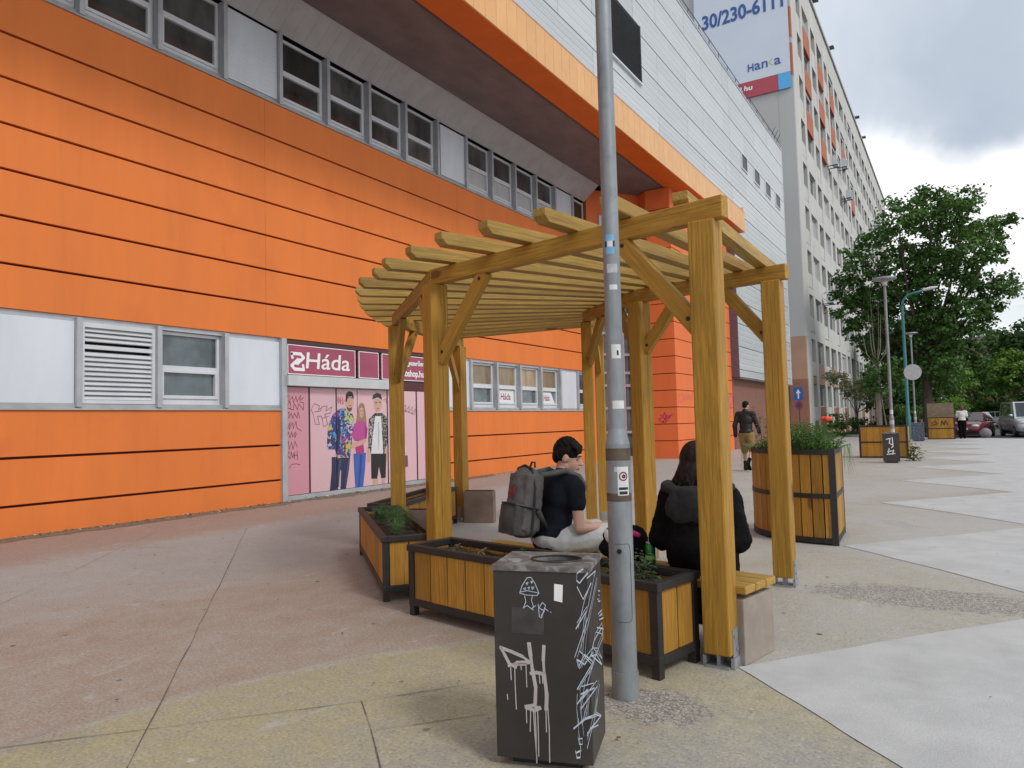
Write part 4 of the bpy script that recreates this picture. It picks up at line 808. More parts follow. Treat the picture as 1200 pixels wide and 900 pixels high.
# ------------------------------------------------------------------ planters, benches
def bay(i):
    a, c = PO(i), PO(i+1); u = (c-a).normalized(); n = Vector((-u.y, u.x)); 
    if (O_-a).dot(n) < 0: n = -n
    return a, u, n
def planter_box(label, i, u0, u1, n0, n1, h=.50, skew=0.0):
    a, u, n = bay(i); base = a+u*((u0+u1)/2)+n*((n0+n1)/2); rz = math.atan2(u.y, u.x)+skew
    t = thing('planter_box', label, 'planter', (base.x, base.y, 0), rz, 'timber planter boxes round the pergola')
    L, D = u1-u0, n1-n0; fr = MB(); s = .05
    for x in (-1, 1):
        for y in (-1, 1): fr.bx(x*(L/2)-(s if x > 0 else 0), x*(L/2)+(0 if x > 0 else s), y*(D/2)-(s if y > 0 else 0), y*(D/2)+(0 if y > 0 else s), 0, h-.046)
    for z0, z1, o in ((.07, .12, .003), (h-.045, h, .012)):
        for y in (-1, 1): fr.bx(-L/2-o, L/2+o, y*(D/2+o)-(s if y > 0 else 0), y*(D/2+o)+(0 if y > 0 else s), z0, z1)
        for x in (-1, 1): fr.bx(x*(L/2+o)-(s if x > 0 else 0), x*(L/2+o)+(0 if x > 0 else s), -D/2-o+s, D/2+o-s, z0, z1)
    fr.build('frame', m_steel, t, bevel=.004, local=True)
    pl = MB(); r = random.Random(i+5); nP = max(2, round((L-2*s)/.175)); wd = (L-2*s)/nP
    for y in (-1, 1):
        for k in range(nP): x = -L/2+s+wd*(k+.5); pl.box((x, y*(D/2-.018)+r.uniform(-.002, .002), h/2+.035), (wd-.012, .022, h-.17))
    nD = 2; wd = (D-2*s)/nD
    for x in (-1, 1):
        for k in range(nD): y = -D/2+s+wd*(k+.5); pl.box((x*(L/2-.018), y, h/2+.035), (.022, wd-.010, h-.17))
    pl.build('planks', m_plank, t, bevel=.003, local=True)
    q = MB(); q.bx(-L/2+.032, L/2-.032, -D/2+.032, D/2-.032, .10, h-.10); q.build('liner', m_dark, t, local=True)
    so2 = MB(); N = 26
    for gx in range(N):
        for gy in range(5):
            def Z(a_, b_): X = -L/2+.04+(L-.08)*a_/N; Y = -D/2+.04+(D-.08)*b_/5; return (X, Y, h-.065+.025*noise.noise((X*9, Y*9, i)))
            so2.face([Z(gx, gy), Z(gx+1, gy), Z(gx+1, gy+1), Z(gx, gy+1)])
    so2.build('soil', m_soil, t, local=True, smooth=True)
    return t
pA = planter_box('yellow plank planter in front of the bench, behind the dark litter bin', 0, .12, 2.21, -.43, -.02)
pB = planter_box('plank planter filled with feathery green plants, left of the near pergola post', 1, .09, 2.30, -.43, -.02)
pC = planter_box('plank planter at the far back of the pergola, facing the pink shopfront', 2, .10, 2.15, -.40, .0)
a, u, n = bay(0)
# bench on two concrete supports (A-C bay)
b0 = a+u*1.0+n*.23; rz = math.atan2(n.y, n.x)-math.pi/2
bench = thing('bench', 'low plank bench on concrete end blocks behind the planter, two people sitting on it', 'bench', (b0.x, b0.y, 0), rz)
lx = Vector((math.cos(rz), math.sin(rz)))        # runs towards the camera's right
def LB(x): return x
L0, L1 = -1.14, 1.13
for k in range(3): q = MB(); q.box(((L0+L1)/2, -.115+.128*k, .407), (L1-L0, .118, .045)); q.build('seat_plank', m_benchw, bench, bevel=.008, local=True)
for x in (L1-.24, L0+.10, -.0): q = MB(); q.bx(x, x+.22 if x > 0.1 else x+.16, -.17, .195, 0, .355); q.build('support_block', m_blockt, bench, bevel=.006, local=True)
for x in (L1-.2, L0+.15, .05): q = MB(); q.bx(x, x+.08, -.16, .19, .357, .383); q.build('bearer', m_wood, bench, local=True)
# bare support blocks where planks are missing (D-E bay)
a, u, n = bay(2)
for uu, lab in ((2.24, 'brown concrete bench block beside the far left pergola post'), (.10, 'brown concrete bench block half hidden behind the leafy planter')):
    p = a+u*uu+n*.30; t = thing('bench_block', lab, 'block', (p.x, p.y, 0), math.atan2(n.y, n.x), 'bare bench blocks without planks')
    q = MB(); q.bx(-.21, .21, -.07, .07, 0, .43); q.build('panel', m_blockc, t, bevel=.006, local=True)
    q = MB(); q.bx(-.20, .20, -.05, .05, .431, .443); q.build('top_strip', m_maroon, t, local=True)

# ------------------------------------------------------------------ plants (leaf faces)
m_leafA = leafmat('leaf_mid_green', (.06, .13, .03), (.13, .24, .07), 3)
m_leafD = leafmat('leaf_feathery', (.085, .17, .07), (.16, .28, .13), 3)
m_stem = M('green_stem', (.08, .11, .04), .7)
m_leafG = leafmat('leaf_grey_green', (.07, .12, .06), (.13, .19, .09), 4)
m_leafDry = leafmat('leaf_dry', (.16, .13, .06), (.25, .21, .10), 4)
def leaf(mb, p, d, L, wd, droop=.3):
    d = Vector(d).normalized(); s = d.cross(Vector((0, 0, 1)))
    s = s.normalized() if s.length > .05 else Vector((1, 0, 0)); p = Vector(p)
    m_ = p+d*L*.5; e = p+d*L-Vector((0, 0, L*droop))
    mb.face([p, m_+s*wd/2, e, m_-s*wd/2])
def weed(mb, p, h, n, L, wd, r):
    p = Vector(p)
    for k in range(n):
        t = r.random(); a = r.uniform(0, 6.28); el = r.uniform(-.1, .9)
        q = p+Vector((r.gauss(0, .18*h), r.gauss(0, .18*h), h*t*r.uniform(.6, 1)))
        leaf(mb, q, (math.cos(a)*math.cos(el), math.sin(a)*math.cos(el), math.sin(el)), L*r.uniform(.6, 1.2), wd*r.uniform(.6, 1.2))
def feathery(mb, p, h, n, r):
    p = Vector(p)
    for k in range(n):
        a = r.uniform(0, 6.28); ln = r.uniform(.1, .5); d = Vector((math.cos(a)*ln, math.sin(a)*ln, 1)).normalized(); top = p+d*h*r.uniform(.6, 1)
        for j in range(16):
            t = r.uniform(.25, 1); q = p.lerp(top, t); a2 = r.uniform(0, 6.28); e2 = r.uniform(-.2, .8)
            leaf(mb, q, (math.cos(a2), math.sin(a2), e2), r.uniform(.03, .06), .0045, .1)
r = random.Random(21)
def plant(name, label, cat, loc, mb, mat, group=None, stuff=False):
    o = mb.build(name, mat); o.location = (0, 0, 0); tag(o, label, cat, group, 'stuff' if stuff else None); return o
a, u, n = bay(1)
for k in range(13):
    q = MB(); p = a+u*(.25+.15*k)+n*(-.22+r.uniform(-.10, .10)); feathery(q, (p.x, p.y, .43), r.uniform(.12, .21) if k < 10 else .12, 26, r)
    o = q.build('feathery_plant', m_leafD); tag(o, 'feathery fennel like green plant growing in the leafy planter by the near post', 'plant', 'feathery plants in the leafy planter')
a, u, n = bay(0)
lab0 = ['leafy grey green weed at the right front corner of the bench planter', 'small green weed in the bench planter, just left of the drink can', 'small pale weed in the bench planter under the black bag', 'tiny pale green weed in the bench planter beside the litter bin lid', 'dry low weed in the middle of the dark bench planter soil', 'small dry weed near the left end of the dark bench planter soil']
for k, (uu, nn_, h, cnt_, m_) in enumerate(((.40, -.14, .13, 90, m_leafG), (.55, -.2, .09, 60, m_leafG), (.80, -.12, .07, 50, m_leafG), (1.42, -.08, .06, 40, m_leafA), (1.65, -.25, .05, 26, m_leafDry), (1.95, -.2, .05, 26, m_leafDry))):
    q = MB(); p = a+u*uu+n*nn_; weed(q, (p.x, p.y, .43), h*1.3, cnt_, .06, .02, r)
    tag(q.build('planter_weed', m_), lab0[k], 'plant', 'small weeds in the bench planter')
a, u, n = bay(2)
q = MB(); p = a+u*1.9+n*-.2; feathery(q, (p.x, p.y, .44), .12, 40, r); tag(q.build('planter_weed', m_leafG), 'small green plant in the back planter next to the far pergola post', 'plant')

# ------------------------------------------------------------------ round barrel planter
def quarter_planter(label, px, py, Rr, h, rz=0.0):
    t = thing('barrel_planter', label, 'planter', (px, py, 0), rz, 'tall rounded plank planters on the plaza')
    # local: corner post at (0,-Rr); curve runs to (-Rr, 0); flat sides on +X (x=0) and +Y (y=0)
    N = 13; arc = [(-Rr*math.sin(i*math.pi/2/N), -Rr*math.cos(i*math.pi/2/N)) for i in range(N+1)]
    pl = MB()
    for i in range(N):
        a_, c_ = Vector((*arc[i], 0)), Vector((*arc[i+1], 0)); d = (c_-a_).normalized(); a_ = a_+d*.0065; c_ = c_-d*.0065; nn_ = Vector((d.y, -d.x, 0))*.022
        if nn_.dot(a_) > 0: nn_ = -nn_
        pl.extr([a_+Vector((0, 0, .06)), c_+Vector((0, 0, .06)), c_+Vector((0, 0, h-.03)), a_+Vector((0, 0, h-.03))], nn_)
    m_ = 6
    for k in range(m_):
        y0 = -Rr+.05+(Rr-.05)*k/m_; pl.bx(-.026, -.004, y0+.006, y0+(Rr-.05)/m_-.006, .06, h-.03)
        x0 = -Rr+(Rr-.05)*k/m_; pl.bx(x0+.003, x0+(Rr-.05)/m_-.003, -.026, -.004, .06, h-.03)
    pl.build('planks', m_plank, t, bevel=.003, local=True)
    fr = MB(); fr.bx(-.055, .008, -Rr-.012, -Rr+.05, 0, h+.02); fr.bx(-.05, .0, -.05, .0, 0, h+.0); fr.bx(-Rr-.01, -Rr+.05, -.05, .0, 0, h)
    for z0, z1 in ((.02, .075), (h*.49, h*.49+.05), (h-.045, h+.005)):
        for i in range(N):
            if i == 0: a_ = Vector((-.055, -Rr, 0))
            else: a_ = Vector((*arc[i], 0))
            c_ = Vector((*arc[i+1], 0)); d = (c_-a_).normalized(); nn_ = Vector((d.y, -d.x, 0))
            if nn_.dot(c_) < 0: nn_ = -nn_
            fr.extr([a_+nn_*.003+Vector((0, 0, z0)), c_+nn_*.003+Vector((0, 0, z0)), c_+nn_*.003+Vector((0, 0, z1)), a_+nn_*.003+Vector((0, 0, z1))], nn_*.006)
        fr.bx(-.003, .004, -Rr+.051, -.052, z0, z1); fr.bx(-Rr+.052, -.052, -.003, .004, z0, z1)
    fr.build('frame', m_steel, t, local=True)
    so2 = MB(); so2.prism([(p[0]*.94, p[1]*.94) for p in arc] + [(-Rr*.94, -.05), (-.05, -.05), (-.05, -Rr*.94)], .05, h-.06); so2.build('soil', m_soil, t, local=True)
    return t
bp = quarter_planter('tall curved plank planter full of wild green plants and one poppy', -1.212, 9.20, 1.0, .985, R_(3))
q = quarter_planter('square looking plank planter behind the far litter bin, dry inside', -1.62, 26.2, 1.25, 1.0, 0)
# the two further ones are straight boxes
def box_planter(label, x0, x1, y0, h, back=None):
    t = thing('tall_planter', label, 'planter', ((x0+x1)/2, y0+.5, 0), 0, 'tall rounded plank planters on the plaza'); L = x1-x0; D = 1.0
    pl = MB(); nP = 7; wd = (L-.1)/nP
    for k in range(nP):
        x = -L/2+.05+wd*(k+.5)
        for y in (-1, 1): pl.box((x, y*(D/2-.015), h/2), (wd-.006, .022, h-.06))
    nD = 6; wd = (D-.1)/nD
    for k in range(nD):
        y = -D/2+.05+wd*(k+.5)
        for x in (-1, 1): pl.box((x*(L/2-.015), y, h/2), (.022, wd-.006, h-.06))
    pl.build('planks', m_plank, t, local=True)
    fr = MB(); s = .05
    for x in (-1, 1):
        for y in (-1, 1): fr.box((x*(L/2-s/2+.004), y*(D/2-s/2+.004), h/2), (s, s, h))
    for z in (.03, h*.49, h-.02):
        for y in (-1, 1): fr.box((0, y*(D/2-.002), z), (L-.09, .01, .045))
        for x in (-1, 1): fr.box((x*(L/2-.002), 0, z), (.01, D-.09, .045))
    fr.build('frame', m_steel, t, local=True)
    q = MB(); q.face([(-L/2+.03, -D/2+.03, h-.08), (L/2-.03, -D/2+.03, h-.08), (L/2-.03, D/2-.03, h-.08), (-L/2+.03, D/2-.03, h-.08)]); q.build('soil', m_soil, t, local=True)
    if back:
        q = MB(); q.bx(-L/2+.02, L/2-.02, -.10, -.06, h-.05, h+.72); q.build('back_board', M('weathered_board', (.22, .165, .11), .85, .25, 4, (1, 1, 4)), t, local=True)
    return t
for o in list(q.children): bpy.data.objects.remove(o)
bpy.data.objects.remove(q)
box_planter('yellow plank planter box standing behind the farther graffitied litter bin', -2.80, -1.45, 25.1, 1.0)
bx3 = box_planter('plank planter box with a weathered brown board standing in it, by the red cars', -1.58, -.36, 42.9, 1.12, back=True)
q = MB()
for s in ([(-.4, .8), (-.25, .95), (-.15, .78), (-.38, .72)], [(0, .7), (.05, .95), (.15, .72), (.2, .95), (.3, .75)]): q.stroke(s, .04, lambda u_, v_, z: (u_, -.506-z, v_))
q.build('graffiti_tag', m_dark, bx3, local=True)
# greenery in the barrel planter
r = random.Random(5)
def inq():
    while True:
        x, y = -r.random(), -r.random()
        if x*x+y*y < .9: return -1.225+x*.97, 9.19+y*.97
labs = []
q = MB()
for k in range(150):
    x, y = inq(); h = r.uniform(.10, .32)*(1.25 if x > -1.9 else .8); p = Vector((x, y, .93))
    top = p+Vector((r.gauss(0, .06), r.gauss(0, .06), h)); q.tube([p, top], [.004, .002], 4, cap=False)
    for j in range(11):
        t = r.uniform(.2, 1); a_ = r.uniform(0, 6.28); leaf(q, p.lerp(top, t), (math.cos(a_), math.sin(a_), r.uniform(-.1, .7)), r.uniform(.04, .085), r.uniform(.02, .035), .25)
for k in range(260):
    x, y = inq(); a_ = r.uniform(0, 6.28); leaf(q, (x, y, .93), (math.cos(a_)*.5, math.sin(a_)*.5, 1), r.uniform(.12, .30), .010, .25)
for k in range(60):       # blades hanging over the rim
    a_ = r.uniform(math.pi*.98, 1.12*math.pi) if k < 35 else r.uniform(-.5, .1); 
    x, y = (-1.21+math.cos(a_)*1.0, 9.2+math.sin(a_)*1.0) if k < 35 else (-1.19, 9.15-r.uniform(.1, .85))
    pts = Vector((x, y, .98)); out = Vector((math.cos(a_), math.sin(a_), 0)); L = r.uniform(.1, .42)
    e = pts+out*.12*r.uniform(.5, 1.6)-Vector((0, 0, L)); mid = pts+out*.10+Vector((0, 0, .05)); sd_ = Vector((-out.y, out.x, 0))*.006
    q.face([pts-sd_, pts+sd_, mid+sd_, mid-sd_]); q.face([mid-sd_, mid+sd_, e, e])if False else q.face([mid-sd_, mid+sd_, e])
tag(q.build('wild_greenery', m_leafA), 'wild green leaves and grasses overflowing the tall curved planter', 'plants', kind='stuff')
m_poppy = M('poppy_red', (.72, .06, .02), .5)
pp = thing('poppy', 'single orange red poppy on a thin stem above the curved planter', 'flower', (-1.3, 8.5, .93))
q = MB(); q.tube([(-1.3, 8.5, .93), (-1.29, 8.5, 1.15), (-1.265, 8.5, 1.29)], .004, 5); q.build('stem', m_stem, pp)
q = MB()
for k in range(5):
    a_ = k*1.257; c_ = Vector((-1.265+math.cos(a_)*.028, 8.5+math.sin(a_)*.028, 1.315)); q.ball(c_, (.034, .034, .028), 10, 6)
q.build('petals', m_poppy, pp, smooth=True)
for k, (x, y, hh) in enumerate(((-2.05, 9.0, .55), (-1.95, 8.9, .42), (-2.12, 9.12, .48))):
    q = MB(); base = Vector((x, y, .93)); t_ = base+Vector((-.1+.05*k, 0, hh)); q.tube([base, base.lerp(t_, .5)+Vector((.03, 0, 0)), t_], .003, 4)
    for j in range(12): z = r.uniform(.5, 1); a_ = r.uniform(0, 6.28); leaf(q, base.lerp(t_, z), (math.cos(a_), math.sin(a_), .3), .05, .015)
    tag(q.build('dry_stalk', m_leafDry), 'tall dry seed stalk rising from the left side of the curved planter', 'plant', 'dry stalks in the curved planter')

# ------------------------------------------------------------------ litter bins
m_bin = M('dark_brown_bin_paint', (.030, .025, .0235), .42, .15, 5, bump=.04, bscale=30, dirt=(.045, .04, .038), dscale=4)
m_binlid = M('worn_bin_lid', (.105, .10, .097), .5, .35, 12, (1, 1, 1), .1, 60, dirt=(.24, .235, .23), dscale=14, dlo=.45, dhi=.62)
m_spray = M('dull_white_spray', (.46, .42, .41), .6, .08, 10); m_chalk = M('pale_blue_marker', (.42, .48, .56), .6, .15, 20)
def litter_bin(label, x, y, rz, wd, dp, h, detail=True, par_group='dark square litter bins'):
    t = thing('litter_bin', label, 'litter bin', (x, y, 0), rz, par_group)
    q = MB()
    for (x0, x1, y0, y1) in ((-wd/2, wd/2, -dp/2, -dp/2+.012), (-wd/2, wd/2, dp/2-.012, dp/2), (-wd/2, -wd/2+.012, -dp/2+.012, dp/2-.012), (wd/2-.012, wd/2, -dp/2+.012, dp/2-.012)): q.bx(x0, x1, y0, y1, .035, h-.0205)
    q.bx(-wd/2+.012, wd/2-.012, -dp/2+.012, dp/2-.012, .035, .05); q.build('body', m_bin, t, bevel=.003, local=True)
    q = MB(); q.bx(-wd/2+.05, wd/2-.05, -dp/2+.05, dp/2-.05, 0, .034); q.build('plinth', m_dark, t, local=True)
    # lid: plate with an oval mouth
    lw, ld = wd/2+.006, dp/2+.006; N = 32; q = MB(); cx, cy, ra, rb = .035, .0, .105, .075
    ring = [(cx+ra*math.cos(2*math.pi*i/N), cy+rb*math.sin(2*math.pi*i/N)) for i in range(N)]
    def outp(i):
        a_ = 2*math.pi*i/N; dx, dy = math.cos(a_), math.sin(a_); s = min((lw-(cx if dx > 0 else -cx))/max(abs(dx), 1e-6), ld/max(abs(dy), 1e-6)); return (cx+dx*s, cy+dy*s)
    cor = [outp(i) for i in range(N)]
    for i in range(N):
        j = (i+1) % N; sharp = None
        A, B = cor[i], cor[j]
        for z in (h, h-.020):
            f = [(*ring[i], z), (*A, z), (*B, z), (*ring[j], z)]
            if abs(abs(A[0])-lw) < 1e-5 and abs(abs(B[1])-ld) < 1e-5 and abs(abs(A[1])-ld) > 1e-5: f.insert(2, (math.copysign(lw, A[0]), math.copysign(ld, B[1]), z))
            elif abs(abs(A[1])-ld) < 1e-5 and abs(abs(B[0])-lw) < 1e-5 and abs(abs(B[1])-ld) > 1e-5: f.insert(2, (math.copysign(lw, B[0]), math.copysign(ld, A[1]), z))
            q.face(f if z == h else f[::-1])
        q.face([(*ring[j], h), (*ring[j], h-.020), (*ring[i], h-.020), (*ring[i], h)])
    for (x0, y0, x1, y1) in ((-lw, -ld, lw, -ld), (lw, -ld, lw, ld), (lw, ld, -lw, ld), (-lw, ld, -lw, -ld)): q.face([(x0, y0, h-.020), (x1, y1, h-.020), (x1, y1, h), (x0, y0, h)])
    q.build('lid', m_binlid, t, local=True)
    q = MB(); rim_ = [(x_, y_, h+.002) for x_, y_ in ring]; q.tube(rim_+rim_[:2], .004, 6, cap=False); q.build('mouth_rim', m_bin, t, smooth=True, local=True)
    q = MB(); q.bx(-wd/2+.02, wd/2-.02, -dp/2+.02, dp/2-.02, .06, h-.10); q.build('mouth_shade', m_dark, t, local=True)  # near-black block stands in for the shade inside the bin mouth
    q = MB(); q.tube([(-wd*.33, -.06, h), (-wd*.33, -.06, h+.006)], .028, 18); q.build('ashtray', m_shoe, t, local=True)
    return t
lb = litter_bin('tall dark litter bin with a white mushroom doodle and dripping paint, nearest the camera', -1.4925, 2.66, R_(16), .385, .31, .785)
FF = lambda u_, v_, z: (u_, -.155-.0015-z, v_); FR_ = lambda u_, v_, z: (.1925+.0015+z, u_, v_)
q = MB(); q.face([FF(*p, 0) for p in SMEAR[0]][::-1]); q.build('paint_smear', M('grey_smear', (.045, .04, .04), .5, .3, 12), lb, local=True)
q = MB()
for s in MUSH: q.stroke(s, .0032, FF, .0006)
q.build('mushroom_doodle', m_chalk, lb, local=True)
q = MB()
rp_ = random.Random(3)
for s in PAINT:
    for i_ in range(len(s)-1): q.stroke(s[i_:i_+2], .013*rp_.uniform(.7, 1.25), FF, .0010+.00007*(i_ % 4))
for s in DRIP: q.stroke(s, .0042, FF, .0014)
q.build('paint_tag', m_spray, lb, local=True)
q = MB()
for i, s in enumerate(SCRIB): q.stroke(s, .0058, FR_, .0004+.00004*i)
for i, s in enumerate(SCRIB[5:28]): q.stroke([(a_*.9+.012-.02*(i % 3), z_*.97+.035-.03*(i % 2)) for a_, z_ in s], .0035, FR_, .0022+.00004*i)
q.build('marker_scribble', m_chalk, lb, local=True)
q = MB(); q.face([FF(*p, .001) for p in STICK[0]][::-1]); st = q.build('sticker', m_signw, lb, local=True)
b2 = litter_bin('dark litter bin with white scrawls standing before the far yellow planter box', -1.74, 22.75, R_(8), .40, .36, .83)
q = MB()
for s in ([(-.12, .65), (-.02, .68), (-.05, .55), (.02, .5)], [(.03, .7), (.04, .45), (.0, .42)], [(-.1, .32), (.06, .34)], [(-.08, .28), (-.06, .40)], [(.02, .24), (.05, .36)], [(-.12, .24), (.08, .26)]): q.stroke(s, .022, lambda u_, v_, z: (u_, -.18-.002-z, v_))
q.build('paint_tag', m_signw, b2, local=True)
m_binb = M('blue_grey_bin', (.06, .075, .11), .5, .4, 14, dirt=(.25, .28, .33), dscale=14, dlo=.56, dhi=.66)
b3 = litter_bin('grey blue litter bin covered in scribbles below the round sign', -1.88, 40.4, R_(5), .52, .42, .90)
for ch in b3.children:
    if ch.name.startswith('body'): ch.data.materials[0] = m_binb

# ------------------------------------------------------------------ street lamps
m_galv = M('galvanised_steel', (.235, .255, .27), .5, .16, 12, (1, 1, .3), .05, 60, metal=.25, dirt=(.15, .17, .19), dscale=5)
m_rust = M('rust_brown_band', (.10, .075, .05), .8, .3, 12)
m_lampw = M('lamp_glass', (.62, .63, .62), .3)
def disc_lamp(label, x, y, H, lean=0.0):
    t = thing('street_lamp', label, 'street lamp', (x, y, 0), 0, 'grey disc headed street lamps')
    q = MB(); q.tube([(0, 0, 0), (0, 0, .13)], .066, 28); q.tube([(0, 0, .13), (0, 0, 1.235)], .0605, 28); q.tube([(0, 0, 1.235), (0, 0, 1.31)], [.0605, .043], 28); q.build('base_tube', m_galv, t, smooth=True, local=True, auto=40)
    q = MB(); q.tube([(0, 0, 1.31), (0, 0, H-.25)], [.043, .0385], 28); q.build('pole', m_galv, t, smooth=True, local=True, auto=40)
    q = MB(); q.tube([(0, 0, H-.25), (0, 0, H-.12)], [.05, .07], 16); q.tube([(0, 0, H-.12), (0, 0, H-.05)], [.07, .34], 24); q.tube([(0, 0, H-.05), (0, 0, H)], [.34, .31], 24); q.build('lamp_head', m_galv, t, smooth=True, local=True, auto=40)
    q = MB(); q.tube([(0, 0, H-.22), (0, 0, H-.10)], [.055, .09], 16); q.build('diffuser', m_lampw, t, smooth=True, local=True)
    return t
L1_ = disc_lamp('tall grey lamp post covered in stickers right in front of the pergola', -1.47, 3.36, 5.4)
for z0, z1 in ((1.155, 1.215), (.955, .995)): q = MB(); q.tube([(0, 0, z0), (0, 0, z1)], .0612, 28, cap=False); q.build('rust_band', m_rust, L1_, smooth=True, local=True)
camd = math.atan2(-3.36, 1.47)
def sticker(z0, z1, a0, a1, rad, mat, name='sticker', parent=L1_):
    q = MB(); N = 8
    for i in range(N):
        t0, t1 = R_(a0+(a1-a0)*i/N)+camd, R_(a0+(a1-a0)*(i+1)/N)+camd
        q.face([(rad*math.cos(t0), rad*math.sin(t0), z0), (rad*math.cos(t1), rad*math.sin(t1), z0), (rad*math.cos(t1), rad*math.sin(t1), z1), (rad*math.cos(t0), rad*math.sin(t0), z1)])
    return q.build(name, mat, parent, local=True, smooth=True)
m_stw = M('sticker_white', (.62, .62, .61), .5, .08, 30); m_stb = M('sticker_blue', (.16, .38, .60), .5, .1, 20); m_stg = M('sticker_grey', (.42, .43, .45), .5, .2, 40)
sticker(2.185, 2.285, -38, 22, .0425, m_stb); sticker(2.222, 2.252, -25, 12, .0428, m_stw); sticker(2.222, 2.252, 12, 26, .0429, m_dark); sticker(2.222, 2.252, -44, -30, .0429, m_dark)
sticker(2.09, 2.135, -35, 40, .0428, m_stg); sticker(2.005, 2.03, -20, 35, .0428, m_stw); sticker(1.66, 1.73, -20, 45, .0435, m_stw); sticker(1.675, 1.70, 15, 28, .0437, m_dark); sticker(1.41, 1.45, -25, 62, .0436, m_stw)
sticker(1.10, 1.125, -20, 45, .0613, m_stg)
st = sticker(.985, 1.125, -5, 50, .0616, m_stw); sticker(1.02-.03, 1.02-.015, 2, 42, .0619, m_dark, 'print', st); sticker(1.012, 1.025, 0, 45, .0619, m_dark, 'print', st)
def ringst(zc, ac, rr, w_, mat):
    q = MB(); N = 20
    for i in range(N):
        a0, a1 = 2*math.pi*i/N, 2*math.pi*(i+1)/N; pts = []
        for a_, r_ in ((a0, rr), (a1, rr), (a1, rr-w_), (a0, rr-w_)):
            th = camd+R_(ac)+math.cos(a_)*r_/.062; pts.append((.0621*math.cos(th), .0621*math.sin(th), zc+math.sin(a_)*r_))
        q.face(pts)
    th0 = None
    return q.build('print', mat, st, local=True)
ringst(1.078, 22, .023, .007, M('sticker_maroon', (.25, .03, .05), .5)); ringst(1.078, 24, .010, .008, m_dark)
# service hatch
q = MB(); N = 10
def hp(a_, z): th = camd+R_(a_); return (.0612*math.cos(th), .0612*math.sin(th), z)
def hline(pts):
    for i in range(len(pts)-1):
        (a0, z0), (a1, z1) = pts[i], pts[i+1]
        A, B = Vector(hp(a0, z0)), Vector(hp(a1, z1)); q.tube([A, A.lerp(B, .5)*1.0, B], .0011, 4, cap=False)
hline([(-25, .375), (-10, .375), (10, .375), (30, .375), (42, .38), (46, .40), (46, .55), (46, .72), (42, .742), (36, .75), (20, .75), (0, .75), (-20, .75), (-30, .75)])
q.build('hatch_seam', m_dark, L1_, local=True)
q = MB(); p = Vector(hp(-8, .715)); q.tube([p*.98+Vector((0, 0, .0147)), Vector((p.x*1.05, p.y*1.05, p.z))], .012, 14); q.build('hatch_lock', m_dark, L1_, local=True)
L2_ = disc_lamp('grey disc headed lamp post rising behind the far litter bin and planter', -1.77, 23.9, 5.37)
L3_ = disc_lamp('farthest grey disc headed lamp post, carrying a round sign', -2.03, 41.63, 5.42)
for L_ in (L2_, L3_):
    q = MB()
    for z0 in (.8, 1.05, 1.35): q.tube([(0, 0, z0), (0, 0, z0+.12)], .0615 if z0 < 1.2 else .045, 14, cap=False)
    q.build('sticker', m_stw, L_, local=True)
rs = thing('round_sign', 'round pale grey sign seen from behind on the farthest lamp post', 'sign', (-2.03, 41.56, 3.42))
q = MB(); q.tube([(-2.03, 41.52, 3.42), (-2.03, 41.535, 3.42)], .40, 32); q.build('disc', M('sign_back_grey', (.42, .43, .44), .5), rs)
q = MB(); q.bx(-2.09, -1.97, 41.54, 41.60, 3.3, 3.34); q.bx(-2.09, -1.97, 41.54, 41.60, 3.5, 3.54); q.build('clamp', m_rail, rs)
tl = thing('curved_lamp', 'tall teal lamp post with a curved arm reaching right', 'street lamp', (-2.42, 43.1, 0))
m_teal = M('teal_paint', (.03, .155, .165), .45, .1, 4)
q = MB(); pts = [(-2.42, 43.1, 0), (-2.42, 43.1, 1.2), (-2.42, 43.1, 1.25), (-2.42, 43.1, 7.0)]
q.tube(pts, [.13, .12, .085, .07], 14); q.build('pole', m_teal, tl, smooth=True, auto=40)
q = MB(); ap = [(-2.42+.55*(1-math.cos(a_*math.pi/2/6)), 43.1, 7.0+.62*math.sin(a_*math.pi/2/6)) for a_ in range(7)]+[(-1.4, 43.1, 7.72)]
q.tube(ap, .06, 12); q.build('arm', m_teal, tl, smooth=True)
q = MB(); q.ball((-1.12, 43.1, 7.78), (.38, .14, .085), 16, 8, Matrix.Rotation(R_(-8), 3, 'Y')); q.build('lamp_head', m_lampw, tl, smooth=True)
# traffic sign posts in front of the brown wall
ts = thing('traffic_sign', 'blue arrow sign over a small red ring sign on a thin post', 'traffic sign', (-8.45, 46.9, 0))
q = MB(); q.tube([(-8.45, 46.9, -.1), (-8.45, 46.9, 3.0)], .035, 10); q.build('post', m_rail, ts)
q = MB(); q.bx(-8.72, -8.2, 46.83, 46.85, 2.32, 3.12); pl_ = q.build('plate', M('sign_blue', (.03, .12, .42), .4), ts)
q = MB(); q.stroke([(-8.46, 2.45), (-8.46, 2.8)], .08, lambda u_, v_, z: (u_, 46.826-z, v_)); q.face([(-8.60, 46.825, 2.75), (-8.32, 46.825, 2.75), (-8.46, 46.825, 3.02)]); q.build('arrow', m_signw, pl_)
q = MB(); q.tube([(-8.45, 46.83, 2.02), (-8.45, 46.85, 2.02)], .24, 20); rp = q.build('ring_plate', M('sign_red', (.35, .03, .05), .4), ts); q = MB(); q.tube([(-8.45, 46.825, 2.02), (-8.45, 46.829, 2.02)], .16, 20); q.build('disc', M('sign_blue_dark', (.04, .06, .22), .4), rp)
q = MB(); q.tube([(-8.75, 45.6, -.0), (-8.75, 45.6, 2.6)], .035, 10); q.bx(-8.80, -8.70, 45.45, 45.75, 2.3, 3.3); tag(q.build('narrow_sign', m_rail), 'dark narrow sign post seen edge on, left of the blue arrow sign', 'sign')
